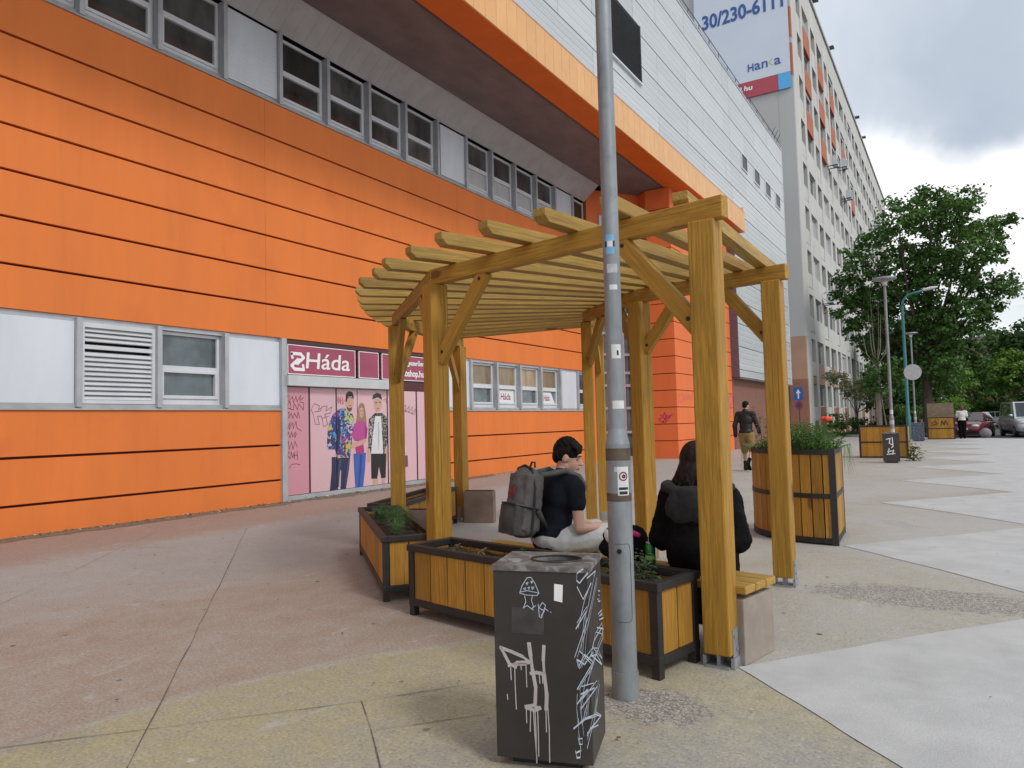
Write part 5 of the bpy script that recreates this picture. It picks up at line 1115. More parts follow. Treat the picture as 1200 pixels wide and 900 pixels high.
# stone ball bollards
for x, y, lab in ((-2.75, 45.6, 'grey stone ball bollard at the plaza edge, between bin and teal post'), (.95, 44.6, 'grey stone ball bollard at the street edge in front of the red car')):
    t = thing('ball_bollard', lab, 'bollard', (x, y, 0), 0, 'stone ball bollards along the street edge')
    q = MB(); q.ball((0, 0, .24), .27, 18, 12); q.build('ball', M('bollard_stone', (.20, .20, .20), .85, .2, 8), t, smooth=True, local=True); q = MB(); q.tube([(0, 0, 0), (0, 0, .05)], .16, 14); q.build('foot', m_blockt, t, local=True)
# weed tuft by the far bin
q = MB(); weed(q, (-1.25, 23.6, 0), .5, 260, .12, .05, random.Random(4)); tag(q.build('weed_tuft', leafmat('weed_green', (.06, .10, .02), (.13, .18, .04), 3)), 'bushy green weed growing from the paving beside the far bin', 'plant')
# ------------------------------------------------------------------ people
m_skin = M('skin', (.47, .255, .185), .5, .06, 14, spec=.4)
m_skin2 = M('skin_pale', (.52, .30, .23), .5, .06, 14, spec=.4)
m_hairk = M('black_hair', (.008, .006, .005), .6, .4, 40, (1, 1, .2), .6, 120, spec=.12)
m_hairb = M('dark_brown_hair', (.016, .009, .007), .55, .6, 60, (1, 1, .12), .9, 140, spec=.2)
m_hairr = M('dark_red_hair', (.09, .012, .02), .5, .3, 20)
m_eye = M('eye_white', (.22, .19, .17), .6, spec=.1); m_iris = M('iris_dark', (.02, .012, .01), .2)
m_lip = M('lips', (.38, .14, .12), .45)
m_tee = M('charcoal_cotton', (.012, .013, .018), .9, .2, 12, bump=.3, bscale=140, spec=.12)
m_sweat = M('pale_grey_sweat_cloth', (.45, .45, .44), .9, .1, 12, bump=.3, bscale=120)
m_blackc = M('black_cloth', (.0055, .0055, .006), .9, .3, 10, bump=.35, bscale=110, spec=.10)
m_leath = M('black_leather', (.007, .007, .008), .55, .3, 10, bump=.2, bscale=60)
m_khaki = M('khaki_cloth', (.24, .165, .05), .85, .15, 12)
m_whitec = M('white_cloth', (.62, .60, .58), .85, .08, 12)
m_shoe_w = M('white_rubber', (.55, .55, .54), .6)
_tex = bpy.data.textures.new('folds', 'CLOUDS'); _tex.noise_scale = .11; _tex.noise_depth = 3
def blob(name, fn, vox, mat, parent, smooth=5, fold=0.0, local=True):
    mb = MB(); fn(mb); o = mb.build(name, mat, parent, smooth=True, local=local)
    r = o.modifiers.new('join', 'REMESH'); r.mode = 'VOXEL'; r.voxel_size = vox; r.use_smooth_shade = True
    if smooth: s = o.modifiers.new('soft', 'SMOOTH'); s.iterations = smooth; s.factor = .5
    if fold: d = o.modifiers.new('folds', 'DISPLACE'); d.texture = _tex; d.strength = fold; d.mid_level = .5; d.texture_coords = 'GLOBAL'
    return o
def person(label, loc, rz, J, K, vox=.009):
    """J joints (x right, y forward, z up), K clothes"""
    t = thing('person', label, 'person', loc, rz); V = {k: Vector(v) for k, v in J.items() if k not in ('hy', 'hp', 'fingers')}
    H = Matrix.Translation(V['head']) @ Matrix.Rotation(J.get('hy', 0), 4, 'Z') @ Matrix.Rotation(J.get('hp', 0), 4, 'X'); H3 = H.to_3x3()
    h = lambda x, y, z: H @ Vector((x, y, z)); s = K.get('s', 1.0)
    def arms(mb, g, upto=1.0, r0=.047, r1=.038, r2=.027):
        for sd in 'rl':
            a_, e_, w_ = V['sh'+sd], V['el'+sd], V['wr'+sd]
            if upto <= 1: e2 = a_.lerp(e_, upto); mb.cap(a_, r0+g, e2, r0+(r1-r0)*upto+g)
            else: mb.cap(a_, r0+g, e_, r1+g); mb.cap(e_, r1+g, e_.lerp(w_, min(1, upto-1)), r2+g)
    def torso(mb, g, neck=False):
        p, c, nk = V['pelvis'], V['chest'], V['neck']
        up_ = (c-p).normalized(); right = Vector((1, 0, 0)); f = right.cross(up_) * -1
        m = Matrix((right, up_.cross(right), up_)).transposed(); ww = K.get('w', 1.0)
        mb.ball(p, (.155*ww+g, .115+g, .13+g), 16, 10, m); mb.ball(p.lerp(c, .45), (.14*ww+g, .10+g, .17+g), 16, 10, m); mb.ball(c, (.165*ww+g, .115+g, .17+g), 16, 10, m)
        for sd in 'rl': mb.cap(c.lerp(V['sh'+sd], .5)+up_*.06, .07+g, V['sh'+sd], .052+g)
        mb.cap(c+up_*.08, .075+g, nk, .05+g)
    def legs(mb, g, rr=(.085, .058, .042), upto=2.0):
        for sd in 'rl':
            a_, k_, n_ = V['hip'+sd], V['kn'+sd], V['an'+sd]; mb.cap(a_, rr[0]+g, k_, rr[1]+g)
            if upto > 1: mb.cap(k_, rr[1]+g, k_.lerp(n_, upto-1), rr[1]+(rr[2]-rr[1])*(upto-1)+g)
            else: pass
    def body(mb):
        torso(mb, 0); arms(mb, 0, 2.0, .045, .036, .024); legs(mb, 0, (.08, .05, .032))
        mb.cap(V['neck'], .052, V['head']+H3 @ Vector((0, -.02, -.06)), .05)
        mb.ball(h(0, -.012, .0), (.074*s, .094*s, .10*s), 18, 12, H3); mb.ball(h(0, .028, -.05), (.056, .062, .08), 16, 10, H3); mb.ball(h(0, .062, -.112), .026, 12, 8)
        mb.cap(h(-.045, .0, -.075), .022, h(0, .065, -.118), .02); mb.cap(h(.045, .0, -.075), .022, h(0, .065, -.118), .02)
        mb.cap(h(0, .086, -.012), .009, h(0, .112, -.048), .0125); mb.ball(h(0, .104, -.052), (.016, .012, .009), 10, 6, H3)
        mb.ball(h(0, .083, .012), (.045, .016, .010), 12, 6, H3); mb.ball(h(0, .086, -.082), (.022, .010, .011), 10, 6, H3)
        for sx in (-1, 1): mb.ball(h(sx*.076, -.008, -.025), (.011, .024, .033), 10, 8, H3)
        for sd in 'rl':
            w_ = V['wr'+sd]; e_ = V['el'+sd]; dr = Vector(K['hand'+sd]).normalized() if 'hand'+sd in K else (w_-e_).normalized()
            side = Vector(K.get('palm'+sd, (1 if sd == 'l' else -1, 0, 0))); side = (side - dr*side.dot(dr)).normalized(); nrm = dr.cross(side)
            pc = w_+dr*.05; mb.ball(pc, (.040, .050, .016), 12, 8, Matrix((side, dr, nrm)).transposed())
            cv = K.get('curl', .5)
            for i_, (o_, L_) in enumerate(((-.030, .062), (-.010, .075), (.010, .080), (.030, .072))):
                k0 = w_+dr*.088+side*o_; b1 = (dr+nrm*cv*.5*(1 if sd == 'r' else -1)).normalized(); k1 = k0+b1*L_*.5+side*o_*.10; b2_ = (dr+nrm*cv*1.4*(1 if sd == 'r' else -1)).normalized(); k2 = k1+b2_*L_*.5
                mb.cap(k0-dr*.03, .0095, k1, .0085, 8); mb.cap(k1, .0085, k2, .0072, 8)
            th0 = w_+dr*.025+side*.03; th1 = th0+(dr*.6+side*.8).normalized()*.04; mb.cap(th0, .013, th1, .011, 8); mb.cap(th1, .011, th1+(dr*.9+side*.3).normalized()*.03, .0085, 8)
        for sd in 'rl':
            n_ = V['an'+sd]; ft = Vector(K.get('foot'+sd, (0, 1, 0))).normalized(); mb.cap(n_-Vector((0, 0, .03)), .038, n_+ft*.13-Vector((0, 0, .055)), .030)
    blob('body', body, vox*.75, K.get('skin', m_skin), t, 4)
    for sx in (-1, 1):
        q = MB(); q.ball(h(sx*.030, .0755, -.018), .0105, 12, 8); e_ = q.build('eye', m_eye, t, smooth=True, local=True)
        q = MB(); q.ball(h(sx*.030, .0820, -.019), .0060, 10, 6); q.build('iris', m_iris, e_, smooth=True)
        q = MB(); q.cap(h(sx*.016, .094, .008), .0035, h(sx*.048, .082, .010), .0028, 8); q.build('eyebrow', K['hairm'], t, smooth=True, local=True)
    q = MB(); q.ball(h(0, .094, -.080), (.021, .006, .0045), 10, 6, H3); q.ball(h(0, .094, -.089), (.017, .006, .005), 10, 6, H3); q.build('mouth', m_lip, t, smooth=True, local=True)
    K['hairf'](t, h, H3, V)
    K['wear'](t, V, torso, arms, legs, h, H3)
    def shoe(mb, sd, dz, g=0):
        n_ = V['an'+sd]; ft = Vector(K.get('foot'+sd, (0, 1, 0))).normalized()
        mb.cap(n_+Vector((0, 0, -.01)), .05+g, n_-ft*.02-Vector((0, 0, .045)), .045+g); mb.cap(n_-ft*.03-Vector((0, 0, .05)), .042+g, n_+ft*.15-Vector((0, 0, .058)), .038+g)
    for sd in 'rl':
        o = blob('shoe', lambda mb: shoe(mb, sd, 0, .004), vox, K['shoe'], t, 3)
        n_ = V['an'+sd]; ft = Vector(K.get('foot'+sd, (0, 1, 0))).normalized(); q = MB(); sdv = Vector((-ft.y, ft.x, 0)).normalized() if abs(ft.x)+abs(ft.y) > 1e-3 else Vector((1, 0, 0))
        c_ = n_+ft*.06-Vector((0, 0, .088)); m_ = Matrix((ft, ft.cross(Vector((1, 0, 0))).normalized() if False else Vector((0, 0, 1)).cross(ft).normalized(), ft.cross(Vector((0, 0, 1)).cross(ft)).normalized())).transposed()
        q.box(c_, (.27, .088, .026), m_); q.build('sole', m_shoe_w, o, bevel=.012)
    return t
ground_z = 0.0
# --- seated young man with backpack
def hair_boy(t, h, H3, V):
    def f(mb):
        mb.ball(h(0, -.018, .022), (.084, .102, .096), 18, 12, H3); mb.ball(h(0, -.07, -.02), (.070, .045, .062), 14, 10, H3)
        for k in range(13):
            x = -.066+.011*k; z0 = .085-abs(x)*.35; z1 = .030+.010*((k*5) % 3)-abs(x)*.1
            mb.cap(h(x, .035, z0+.006), .020, h(x*1.04, .078-abs(x)*.25, (z0+z1)/2+.012), .013, 8); mb.cap(h(x*1.04, .078-abs(x)*.25, (z0+z1)/2+.012), .012, h(x*1.06, .086-abs(x)*.28, z1), .006, 8)
        for k in range(40):
            a_ = k*2.4; r_ = .012*math.sqrt(k); mb.ball(h(math.cos(a_)*r_, -.018+math.sin(a_)*r_, .022+.092*math.sqrt(max(0, 1-(r_/.085)**2))), .018, 8, 6)
        for sx in (-1, 1): mb.ball(h(sx*.070, -.045, -.005), (.018, .04, .05), 10, 8, H3)
    blob('hair', f, .005, m_hairk, t, 2, .004)
def wear_boy(t, V, torso, arms, legs, h, H3):
    def sh(mb): torso(mb, .016); arms(mb, .016, .40, .050, .048)
    blob('tee_shirt', sh, .009, m_tee, t, 6, .014)
    def pa(mb):
        mb.ball(V['pelvis']+Vector((0, .0, -.02)), (.175, .135, .105), 16, 10); legs(mb, .026, (.085, .066, .048), 1.95)
        for sd in 'rl': mb.ball(V['an'+sd]+Vector((0, 0, .06)), .066, 12, 8)
    blob('sweatpants', pa, .010, m_sweat, t, 8, .022)
J = dict(pelvis=(0, 0, .575), chest=(0, .085, .835), neck=(-.005, .115, .985), head=(.0, .175, 1.130), hy=R_(-44), hp=R_(-14),
    shr=(.180, .10, .905), shl=(-.180, .12, .905), elr=(.220, .09, .635), ell=(-.23, .20, .65), wrr=(.16, .35, .615), wrl=(-.06, .40, .61),
    hipr=(.09, .03, .545), hipl=(-.09, .03, .545), knr=(.19, .47, .55), knl=(-.14, .50, .54), anr=(.17, .42, .10), anl=(-.12, .52, .10))
boy = person('young man in charcoal tee and pale sweatpants sitting hunched on the bench', (-2.50, 4.50, -.012), R_(-27), J,
    dict(hairm=m_hairk, hairf=hair_boy, wear=wear_boy, shoe=m_blackc, skin=m_skin2, handr=(-.35, 1, -.12), handl=(.2, 1, -.1), palmr=(-1, .2, .1), w=.98))
# --- his backpack
m_bag = M('grey_pack_cloth', (.085, .080, .078), .8, .2, 14, bump=.3, bscale=150); m_bagd = M('dark_pack_cloth', (.050, .047, .047), .8, .2, 14, bump=.3, bscale=150)
bag = thing('backpack', 'grey backpack with a red emblem on the sitting young man', 'backpack', (-2.50, 4.50, 0), R_(-27))
TB = Matrix.Translation((0.0, -.172, .795)) @ Matrix.Rotation(R_(-9), 4, 'X')
tb_ = lambda x, y, z: TB @ Vector((x, y, z)); T3 = TB.to_3x3()
def fb(mb):
    mb.box(tb_(0, -.04, .01), (.25, .14, .38), T3); mb.ball(tb_(0, -.04, .17), (.125, .08, .085), 16, 10, T3); mb.ball(tb_(0, -.04, -.18), (.13, .085, .06), 16, 10, T3); mb.ball(tb_(0, -.075, .0), (.12, .075, .2), 16, 10, T3)
blob('main_compartment', fb, .009, m_bag, bag, 7, .015)
def fb2(mb): mb.ball(tb_(0, -.125, -.10), (.118, .065, .125), 16, 10, T3); mb.box(tb_(0, -.115, -.12), (.22, .10, .20), T3)
blob('front_pocket', fb2, .008, m_bagd, bag, 7, .012)
q = MB(); q.tube([tb_(-.125, -.09, -.02), tb_(-.09, -.158, -.012), tb_(0, -.188, -.008), tb_(.09, -.158, -.012), tb_(.134, -.08, -.02), tb_(.134, .0, -.03)], .009, 6); q.build('pocket_zip', m_dark, bag, local=True)
q = MB(); q.tube([tb_(-.13, -.04, -.1), tb_(-.133, -.05, .12), tb_(-.09, -.06, .235), tb_(0, -.065, .258), tb_(.09, -.06, .235), tb_(.133, -.05, .12), tb_(.136, -.04, -.02), tb_(.136, -.04, -.19)], .009, 6); q.build('main_zip', m_dark, bag, local=True)
for sx in (-1, 1):
    q = MB(); pts = [tb_(sx*.07, .03, .20), Vector((sx*.095, -.02, 1.0)), Vector((sx*.108, .075, 1.012)), Vector((sx*.125, .175, .965)), Vector((sx*.15, .20, .90)), Vector((sx*.165, .14, .82))]
    for i in range(len(pts)-1): q.cap(pts[i], .022, pts[i+1], .022, 8)
    o = q.build('strap', m_bag, bag, smooth=True, local=True); r_ = o.modifiers.new('join', 'REMESH'); r_.mode = 'VOXEL'; r_.voxel_size = .008; r_.use_smooth_shade = True; s_ = o.modifiers.new('soft', 'SMOOTH'); s_.iterations = 6
q = MB(); q.tube([tb_(-.03, .0, .25), tb_(-.02, .0, .285), tb_(.02, .0, .285), tb_(.03, .0, .25)], .008, 6); q.build('grab_handle', m_bagd, bag, smooth=True, local=True)
q = MB(); q.cap(tb_(.133, .0, -.05), .02, tb_(.10, .10, -.15), .012, 8); q.build('side_strap', m_bagd, bag, smooth=True, local=True)
q = MB(); FBk = lambda u_, v_, z: tb_(u_, -.1545-z, v_)
for s in ([(-.03, .03), (-.005, .11)], [(-.005, .11), (.015, .03)], [(.015, .03), (.035, .115)], [(.035, .115), (.055, .08)], [(-.02, .05), (.045, .06)]): q.stroke(s, .014, FBk)
q.build('emblem', M('red_print', (.25, .02, .03), .6), bag, local=True)
# --- seated woman in black hoodie
def hair_wo(t, h, H3, V):
    def f(mb):
        mb.ball(h(0, -.018, .015), (.102, .118, .112), 18, 12, H3); mb.ball(h(0, -.05, -.09), (.105, .075, .12), 16, 10, H3); rr = random.Random(2)
        for k in range(120):
            a_ = rr.uniform(-.25, math.pi+.25); x, y = math.cos(a_)*.085, -math.sin(a_)*.10; p0_ = h(x*.8, y*.8+.0, .05); p1_ = h(x*1.25, y*1.1, -.06)
            ln = rr.uniform(.08, .19); p2_ = p1_+Vector((x*.35+rr.uniform(-.03, .03), y*.3+rr.uniform(-.02, .02), -ln)); mb.cap(p0_, .016, p1_, .011, 7); mb.cap(p1_, .010, p2_+Vector((rr.uniform(-.03, .03), 0, 0)), .0045, 7)
    blob('hair', f, .0055, m_hairb, t, 1, .010)
def wear_wo(t, V, torso, arms, legs, h, H3):
    def sh(mb):
        torso(mb, .035); arms(mb, .036, 1.95, .050, .048, .040); mb.ball(V['pelvis']+Vector((0, -.01, .0)), (.185, .15, .13), 16, 10)
    blob('hoodie', sh, .009, m_blackc, t, 4, .05)
    def hd(mb):
        for a_ in range(0, 13):
            th = R_(-20+220*a_/12); c_ = V['neck']+Vector((math.cos(th)*.185, -.03-abs(math.sin(th))*.12, .0-.03*abs(math.sin(th)))); mb.ball(c_, (.045, .045, .035), 10, 8)
        mb.ball(V['neck']+Vector((0, -.15, -.12)), (.175, .055, .13), 14, 10)
    blob('hood', hd, .009, M('hood_cloth', (.018, .018, .020), .9, .3, 10, bump=.25, bscale=80), t, 4, .03)
    def pa(mb): mb.ball(V['pelvis']+Vector((0, .04, -.04)), (.165, .14, .09), 16, 10); legs(mb, .02, (.09, .065, .05), 1.95)
    blob('trousers', pa, .010, m_blackc, t, 4, .02)
J = dict(pelvis=(0, 0, .575), chest=(0, .06, .80), neck=(0, .10, .965), head=(-.02, .15, 1.11), hy=R_(4), hp=R_(-20),
    shr=(.165, .08, .885), shl=(-.165, .08, .885), elr=(.225, .06, .65), ell=(-.225, .06, .65), wrr=(.12, .33, .63), wrl=(-.12, .33, .63),
    hipr=(.09, .05, .545), hipl=(-.09, .05, .545), knr=(.07, .50, .54), knl=(-.09, .50, .54), anr=(.07, .50, .10), anl=(-.09, .50, .10))
person('person in a black hoodie with dark hair sitting behind the thick front post', (-1.40, 4.33, -.025), R_(4), J,
    dict(hairm=m_hairb, hairf=hair_wo, wear=wear_wo, shoe=m_blackc, skin=m_skin2, handr=(-.6, 1, -.1), handl=(.6, 1, -.1), w=1.0))
# --- black bag with pink lining, drink can
hb = thing('handbag', 'black bag with pink and white edges lying open on the bench', 'bag', (-1.87, 4.36, .43))
def f1(mb, z=0): mb.ball((-1.93, 4.36, .56), (.085, .10, .13), 14, 10); mb.ball((-1.83, 4.39, .57), (.10, .09, .11), 14, 10); mb.ball((-1.77, 4.42, .50), (.07, .07, .07), 12, 8); mb.ball((-1.95, 4.33, .54), (.09, .10, .06), 12, 8); mb.cap((-1.98, 4.31, .62), .03, (-1.90, 4.36, .72), .028)
blob('bag_body', f1, .009, m_blackc, hb, 4, .03, local=False)
def f2(mb): mb.cap((-1.905, 4.29, .685), .022, (-1.86, 4.31, .72), .024); mb.cap((-1.84, 4.305, .655), .02, (-1.77, 4.32, .63), .018)
blob('pink_lining', f2, .006, M('fuchsia_cloth', (.42, .01, .12), .7), hb, 3, .01, local=False)
def f3(mb): mb.ball((-1.945, 4.27, .615), (.032, .02, .055), 10, 8, Matrix.Rotation(R_(-25), 3, 'Y'))
blob('white_pocket', f3, .006, m_whitec, hb, 3, .01, local=False)
can = thing('drink_can', 'green drink can standing on the bench between bag and hoodie', 'drink can', (-1.71, 4.36, .43))
q = MB(); q.tube([(0, 0, .001), (0, 0, .012), (0, 0, .135), (0, 0, .150)], [.026, .033, .033, .027], 24); q.build('can_body', M('green_can', (.02, .16, .035), .3, .2, 30, metal=.4), can, smooth=True, local=True, auto=40)
q = MB(); q.tube([(0, 0, .150), (0, 0, .156)], [.0275, .0265], 24); q.build('can_top', m_shoe, can, local=True)
q = MB(); q.tube([(0, 0, .05), (0, 0, .075)], .0334, 24, cap=False); q.build('can_band', M('pale_green_print', (.25, .45, .12), .35), can, smooth=True, local=True)
# --- walking man
def hair_short(m):
    def g(t, h, H3, V):
        def f(mb): mb.ball(h(0, -.02, .022), (.080, .098, .092), 16, 10, H3); mb.ball(h(0, -.06, -.03), (.066, .045, .05), 12, 8, H3)
        blob('hair', f, .008, m, t, 2)
    return g
def wear_man(t, V, torso, arms, legs, h, H3):
    def sh(mb): torso(mb, .024); arms(mb, .022, 1.97, .048, .042, .034); mb.ball(V['pelvis']+Vector((0, 0, .02)), (.185, .15, .10), 16, 10); mb.cap(V['neck']-Vector((0, 0, .03)), .085, V['neck']+Vector((0, 0, .02)), .075)
    blob('leather_jacket', sh, .012, m_leath, t, 6, .018)
    def pa(mb): mb.ball(V['pelvis']+Vector((0, 0, -.03)), (.175, .14, .13), 16, 10); legs(mb, .022, (.088, .072, .066), .92)
    blob('shorts', pa, .012, m_khaki, t, 3, .03)
    def so(mb):
        for sd in 'rl': mb.cap(V['an'+sd], .046, V['an'+sd].lerp(V['kn'+sd], .3), .05)
    blob('socks', so, .012, m_blackc, t, 2)
J = dict(pelvis=(0, 0, .98), chest=(0, .0, 1.30), neck=(0, .0, 1.50), head=(0.01, .03, 1.665), hy=R_(-12), hp=R_(-6), shr=(.20, -.0, 1.44), shl=(-.20, .0, 1.44), elr=(.27, .06, 1.16), ell=(-.27, -.06, 1.16), wrr=(.26, .22, .97), wrl=(-.28, -.02, .89),
    hipr=(.095, 0, .92), hipl=(-.095, 0, .92), knr=(.13, .02, .52), knl=(-.11, .12, .51), anr=(.14, -.30, .22), anl=(-.11, .14, .10))
person('man in a black leather jacket and khaki shorts walking away past the orange tower', (-4.70, 18.85, 0), R_(-8), J, dict(hairm=m_hairk, hairf=hair_short(m_hairk), wear=wear_man, shoe=m_blackc, skin=m_skin2, footr=(0, .75, -.65)), vox=.012)
# --- distant woman
def hair_up(t, h, H3, V):
    def f(mb): mb.ball(h(0, -.02, .02), (.095, .11, .10), 14, 10, H3); mb.ball(h(.0, -.07, -.06), (.085, .06, .10), 12, 8, H3); mb.ball(h(.07, -.02, .06), .055, 10, 8); mb.ball(h(-.06, -.05, .07), .05, 10, 8)
    blob('hair', f, .012, m_hairr, t, 2, .03)
def wear_far(t, V, torso, arms, legs, h, H3):
    def sh(mb): torso(mb, .03); arms(mb, .022, .7)
    blob('white_top', sh, .014, m_whitec, t, 3, .02)
    def pa(mb): mb.ball(V['pelvis']+Vector((0, 0, -.02)), (.19, .15, .13), 16, 10); legs(mb, .03, (.09, .07, .06), 1.98)
    blob('black_trousers', pa, .014, m_blackc, t, 3, .02)
    def bgx(mb): mb.box(V['pelvis']+Vector((.03, .12, .05)), (.52, .12, .12))
    blob('jacket_round_waist', bgx, .014, m_blackc, t, 5, .03)
J = dict(pelvis=(0, 0, .93), chest=(0, .0, 1.22), neck=(0, .0, 1.41), head=(0.0, .03, 1.56), hy=R_(10), hp=R_(-8), shr=(.18, 0, 1.35), shl=(-.18, .0, 1.35), elr=(.24, .0, 1.08), ell=(-.24, .0, 1.08), wrr=(.17, .20, 1.0), wrl=(-.17, .20, 1.0),
    hipr=(.09, 0, .87), hipl=(-.09, 0, .87), knr=(.08, .02, .49), knl=(-.08, .03, .49), anr=(.08, -.02, .10), anl=(-.08, .0, .10))
person('distant woman with dark red hair, white top and black trousers by the red car', (-.05, 43.6, 0), R_(6), J, dict(hairm=m_hairr, hairf=hair_up, wear=wear_far, shoe=m_blackc, skin=m_skin), vox=.014)

# ------------------------------------------------------------------ vehicles
m_tyre = M('tyre_rubber', (.015, .015, .016), .8); m_rim = M('alloy_rim', (.38, .39, .40), .35, .1, 8, metal=.6)
m_cgl = M('car_glass', (.03, .04, .045), .05, .2, 2, spec=.8); m_lens = M('headlight_lens', (.55, .55, .53), .15); m_plate = M('number_plate', (.6, .6, .58), .5)
m_bump = M('black_plastic', (.02, .02, .022), .6)
def car(name, label, loc, rz, paint, van=False, group=None):
    """front faces local -Y"""
    t = thing(name, label, 'van' if van else 'car', loc, rz, group)
    L, Wd, H = (4.7, 1.88, 2.0) if van else (4.05, 1.70, 1.46)
    # body: lofted cross sections along Y : (y, half width, z low, z shoulder)
    if van: sec = [(-L/2, .78, .32, .72), (-L/2+.10, .88, .24, .92), (-L/2+.75, .93, .22, 1.08), (-.6, .94, .22, 1.12), (1.2, .94, .22, 1.14), (L/2-.1, .92, .24, 1.12), (L/2, .84, .32, 1.0)]
    else: sec = [(-L/2, .66, .34, .62), (-L/2+.10, .78, .22, .74), (-L/2+.6, .84, .18, .86), (-.75, .85, .18, .95), (.6, .85, .18, .97), (L/2-.25, .83, .20, .98), (L/2, .72, .32, .88)]
    def loft(mb, S_, n=16, top=True):
        b0_ = len(mb.v)
        for (y, hw, zl, zs_) in S_:
            for j in range(n):
                a_ = 2*math.pi*j/n; ca, sa = math.cos(a_), math.sin(a_); e_ = .42
                x = hw*math.copysign(abs(ca)**e_, ca); z = (zl+zs_)/2+(zs_-zl)/2*math.copysign(abs(sa)**e_, sa); mb.v.append((x, y, z))
        fs = [(i*n+j, (i+1)*n+j, (i+1)*n+(j+1) % n, i*n+(j+1) % n) for i in range(len(S_)-1) for j in range(n)]
        fs += [tuple(range(n)), tuple(range((len(S_)-1)*n+n-1, (len(S_)-1)*n-1, -1))]; mb._faces(b0_, fs)
    q = MB(); loft(q, sec, 24)
    o = q.build('body', paint, t, smooth=True, local=True, auto=50)
    # greenhouse frame: base rectangle to roof rectangle
    if van: A = [(-.86, -1.50, 1.02), (.86, -1.50, 1.02), (.86, 2.28, 1.06), (-.86, 2.28, 1.06)]; B = [(-.74, -.72, 1.96), (.74, -.72, 1.96), (.74, 2.16, 1.98), (-.74, 2.16, 1.98)]
    else: A = [(-.78, -.98, .90), (.78, -.98, .90), (.78, 1.86, .95), (-.78, 1.86, .95)]; B = [(-.58, -.12, 1.43), (.58, -.12, 1.43), (.58, 1.35, 1.42), (-.58, 1.35, 1.42)]
    A = [Vector(p) for p in A]; B = [Vector(p) for p in B]
    q = MB()
    q.face(B); N_ = 4
    for i in range(4): q.face([A[i], A[(i+1) % 4], B[(i+1) % 4], B[i]])
    o = q.build('cabin', paint, t, local=True, bevel=.05)
    cen_ = sum(A+B, Vector())/8
    def pane(i, u0, u1, v0, v1, nm):
        a_, b_, c_, d_ = A[i], A[(i+1) % 4], B[(i+1) % 4], B[i]
        P_ = lambda u_, v_: a_.lerp(b_, u_).lerp(d_.lerp(c_, u_), v_)
        n_ = (b_-a_).cross(d_-a_).normalized(); 
        if n_.dot(a_-cen_) < 0: n_ = -n_
        qq = MB(); qq.extr([P_(u0, v0)+n_*.002, P_(u1, v0)+n_*.002, P_(u1, v1)+n_*.002, P_(u0, v1)+n_*.002], n_*.008); qq.build(nm, m_cgl, t, local=True)
    pane(0, .06, .94, .10, .93, 'windscreen'); pane(2, .1, .9, .25, .9, 'rear_window')
    for i in (1, 3):
        cuts = ((.20, .47), (.50, .76), (.79, .93)) if i == 1 else ((.07, .21), (.24, .50), (.53, .80))
        for u0, u1 in cuts: pane(i, u0, u1, .14, .90, 'side_window')
    wy = (-L/2+.82, L/2-.78); wr_ = .32 if van else .30
    for sx in (-1, 1):
        for y in wy:
            qq = MB(); qq.tube([(sx*(Wd/2-.20), y, wr_), (sx*(Wd/2+.0), y, wr_)], wr_, 24); wo = qq.build('wheel', m_tyre, t, local=True, bevel=.02)
            qq = MB(); qq.tube([(sx*(Wd/2-.02), y, wr_), (sx*(Wd/2+.012), y, wr_)], wr_*.66, 20); ro = qq.build('rim', m_rim, wo)
            ro.matrix_parent_inverse = Matrix.Identity(4)
        zz2 = .78 if van else .66
        qq = MB(); qq.ball((sx*(Wd/2-.26), -L/2+.14, zz2), (.20, .16, .10), 16, 8, Matrix.Rotation(sx*R_(22), 3, 'Z')); qq.build('headlight', m_lens, t, smooth=True, local=True)
        qq = MB(); qq.ball((sx*(Wd/2+.06), -.78 if not van else -1.35, .98 if not van else 1.2), (.10, .06, .075), 12, 8); qq.build('door_mirror', paint, t, smooth=True, local=True)
        qq = MB(); qq.bx(sx*(Wd/2-.012), sx*(Wd/2-.002), -.55, -.54, .35, .93); qq.bx(sx*(Wd/2-.012), sx*(Wd/2-.002), .5, .51, .35, .93); qq.build('door_seam', m_bump, t, local=True)
    q = MB(); q.bx(-.45, .45, -L/2-.012, -L/2+.05, .36 if not van else .42, .50 if not van else .60); q.build('grille', m_bump, t, local=True, bevel=.01)
    q = MB(); q.bx(-.26, .26, -L/2-.025, -L/2-.013, .44, .55); q.build('number_plate', m_plate, t, local=True)
    q = MB(); q.bx(-Wd/2+.1, Wd/2-.1, -L/2+.02, L/2-.05, .13, .26); q.build('underbody', m_bump, t, local=True)
    return t
m_red = M('maroon_car_paint', (.13, .008, .018), .25, .05, 2, coat=.6); m_red2 = M('faded_red_car_paint', (.20, .035, .04), .3, .05, 2, coat=.5)
m_silv = M('silver_car_paint', (.55, .57, .60), .3, .05, 2, metal=.4, coat=.5); m_wcar = M('white_car_paint', (.55, .56, .57), .3, .04, 2, coat=.5)
SZ = -.10
car('parked_car', 'maroon hatchback parked facing the plaza, just right of the distant woman', (.42, 50.4, SZ), R_(-13), m_red)
car('parked_car', 'faded red car half hidden behind the planter with the brown board', (-1.35, 53.2, SZ), R_(-10), m_red2)
car('parked_van', 'silver grey van at the right edge of the picture', (3.05, 50.6, SZ), R_(9), m_silv, van=True)
car('parked_car', 'white car parked far along the street, beyond the maroon hatchback', (3.15, 74, SZ), R_(50), m_wcar)
car('parked_car', 'silver car parked far along the street, next to the white one', (4.2, 79, SZ), R_(48), m_silv)

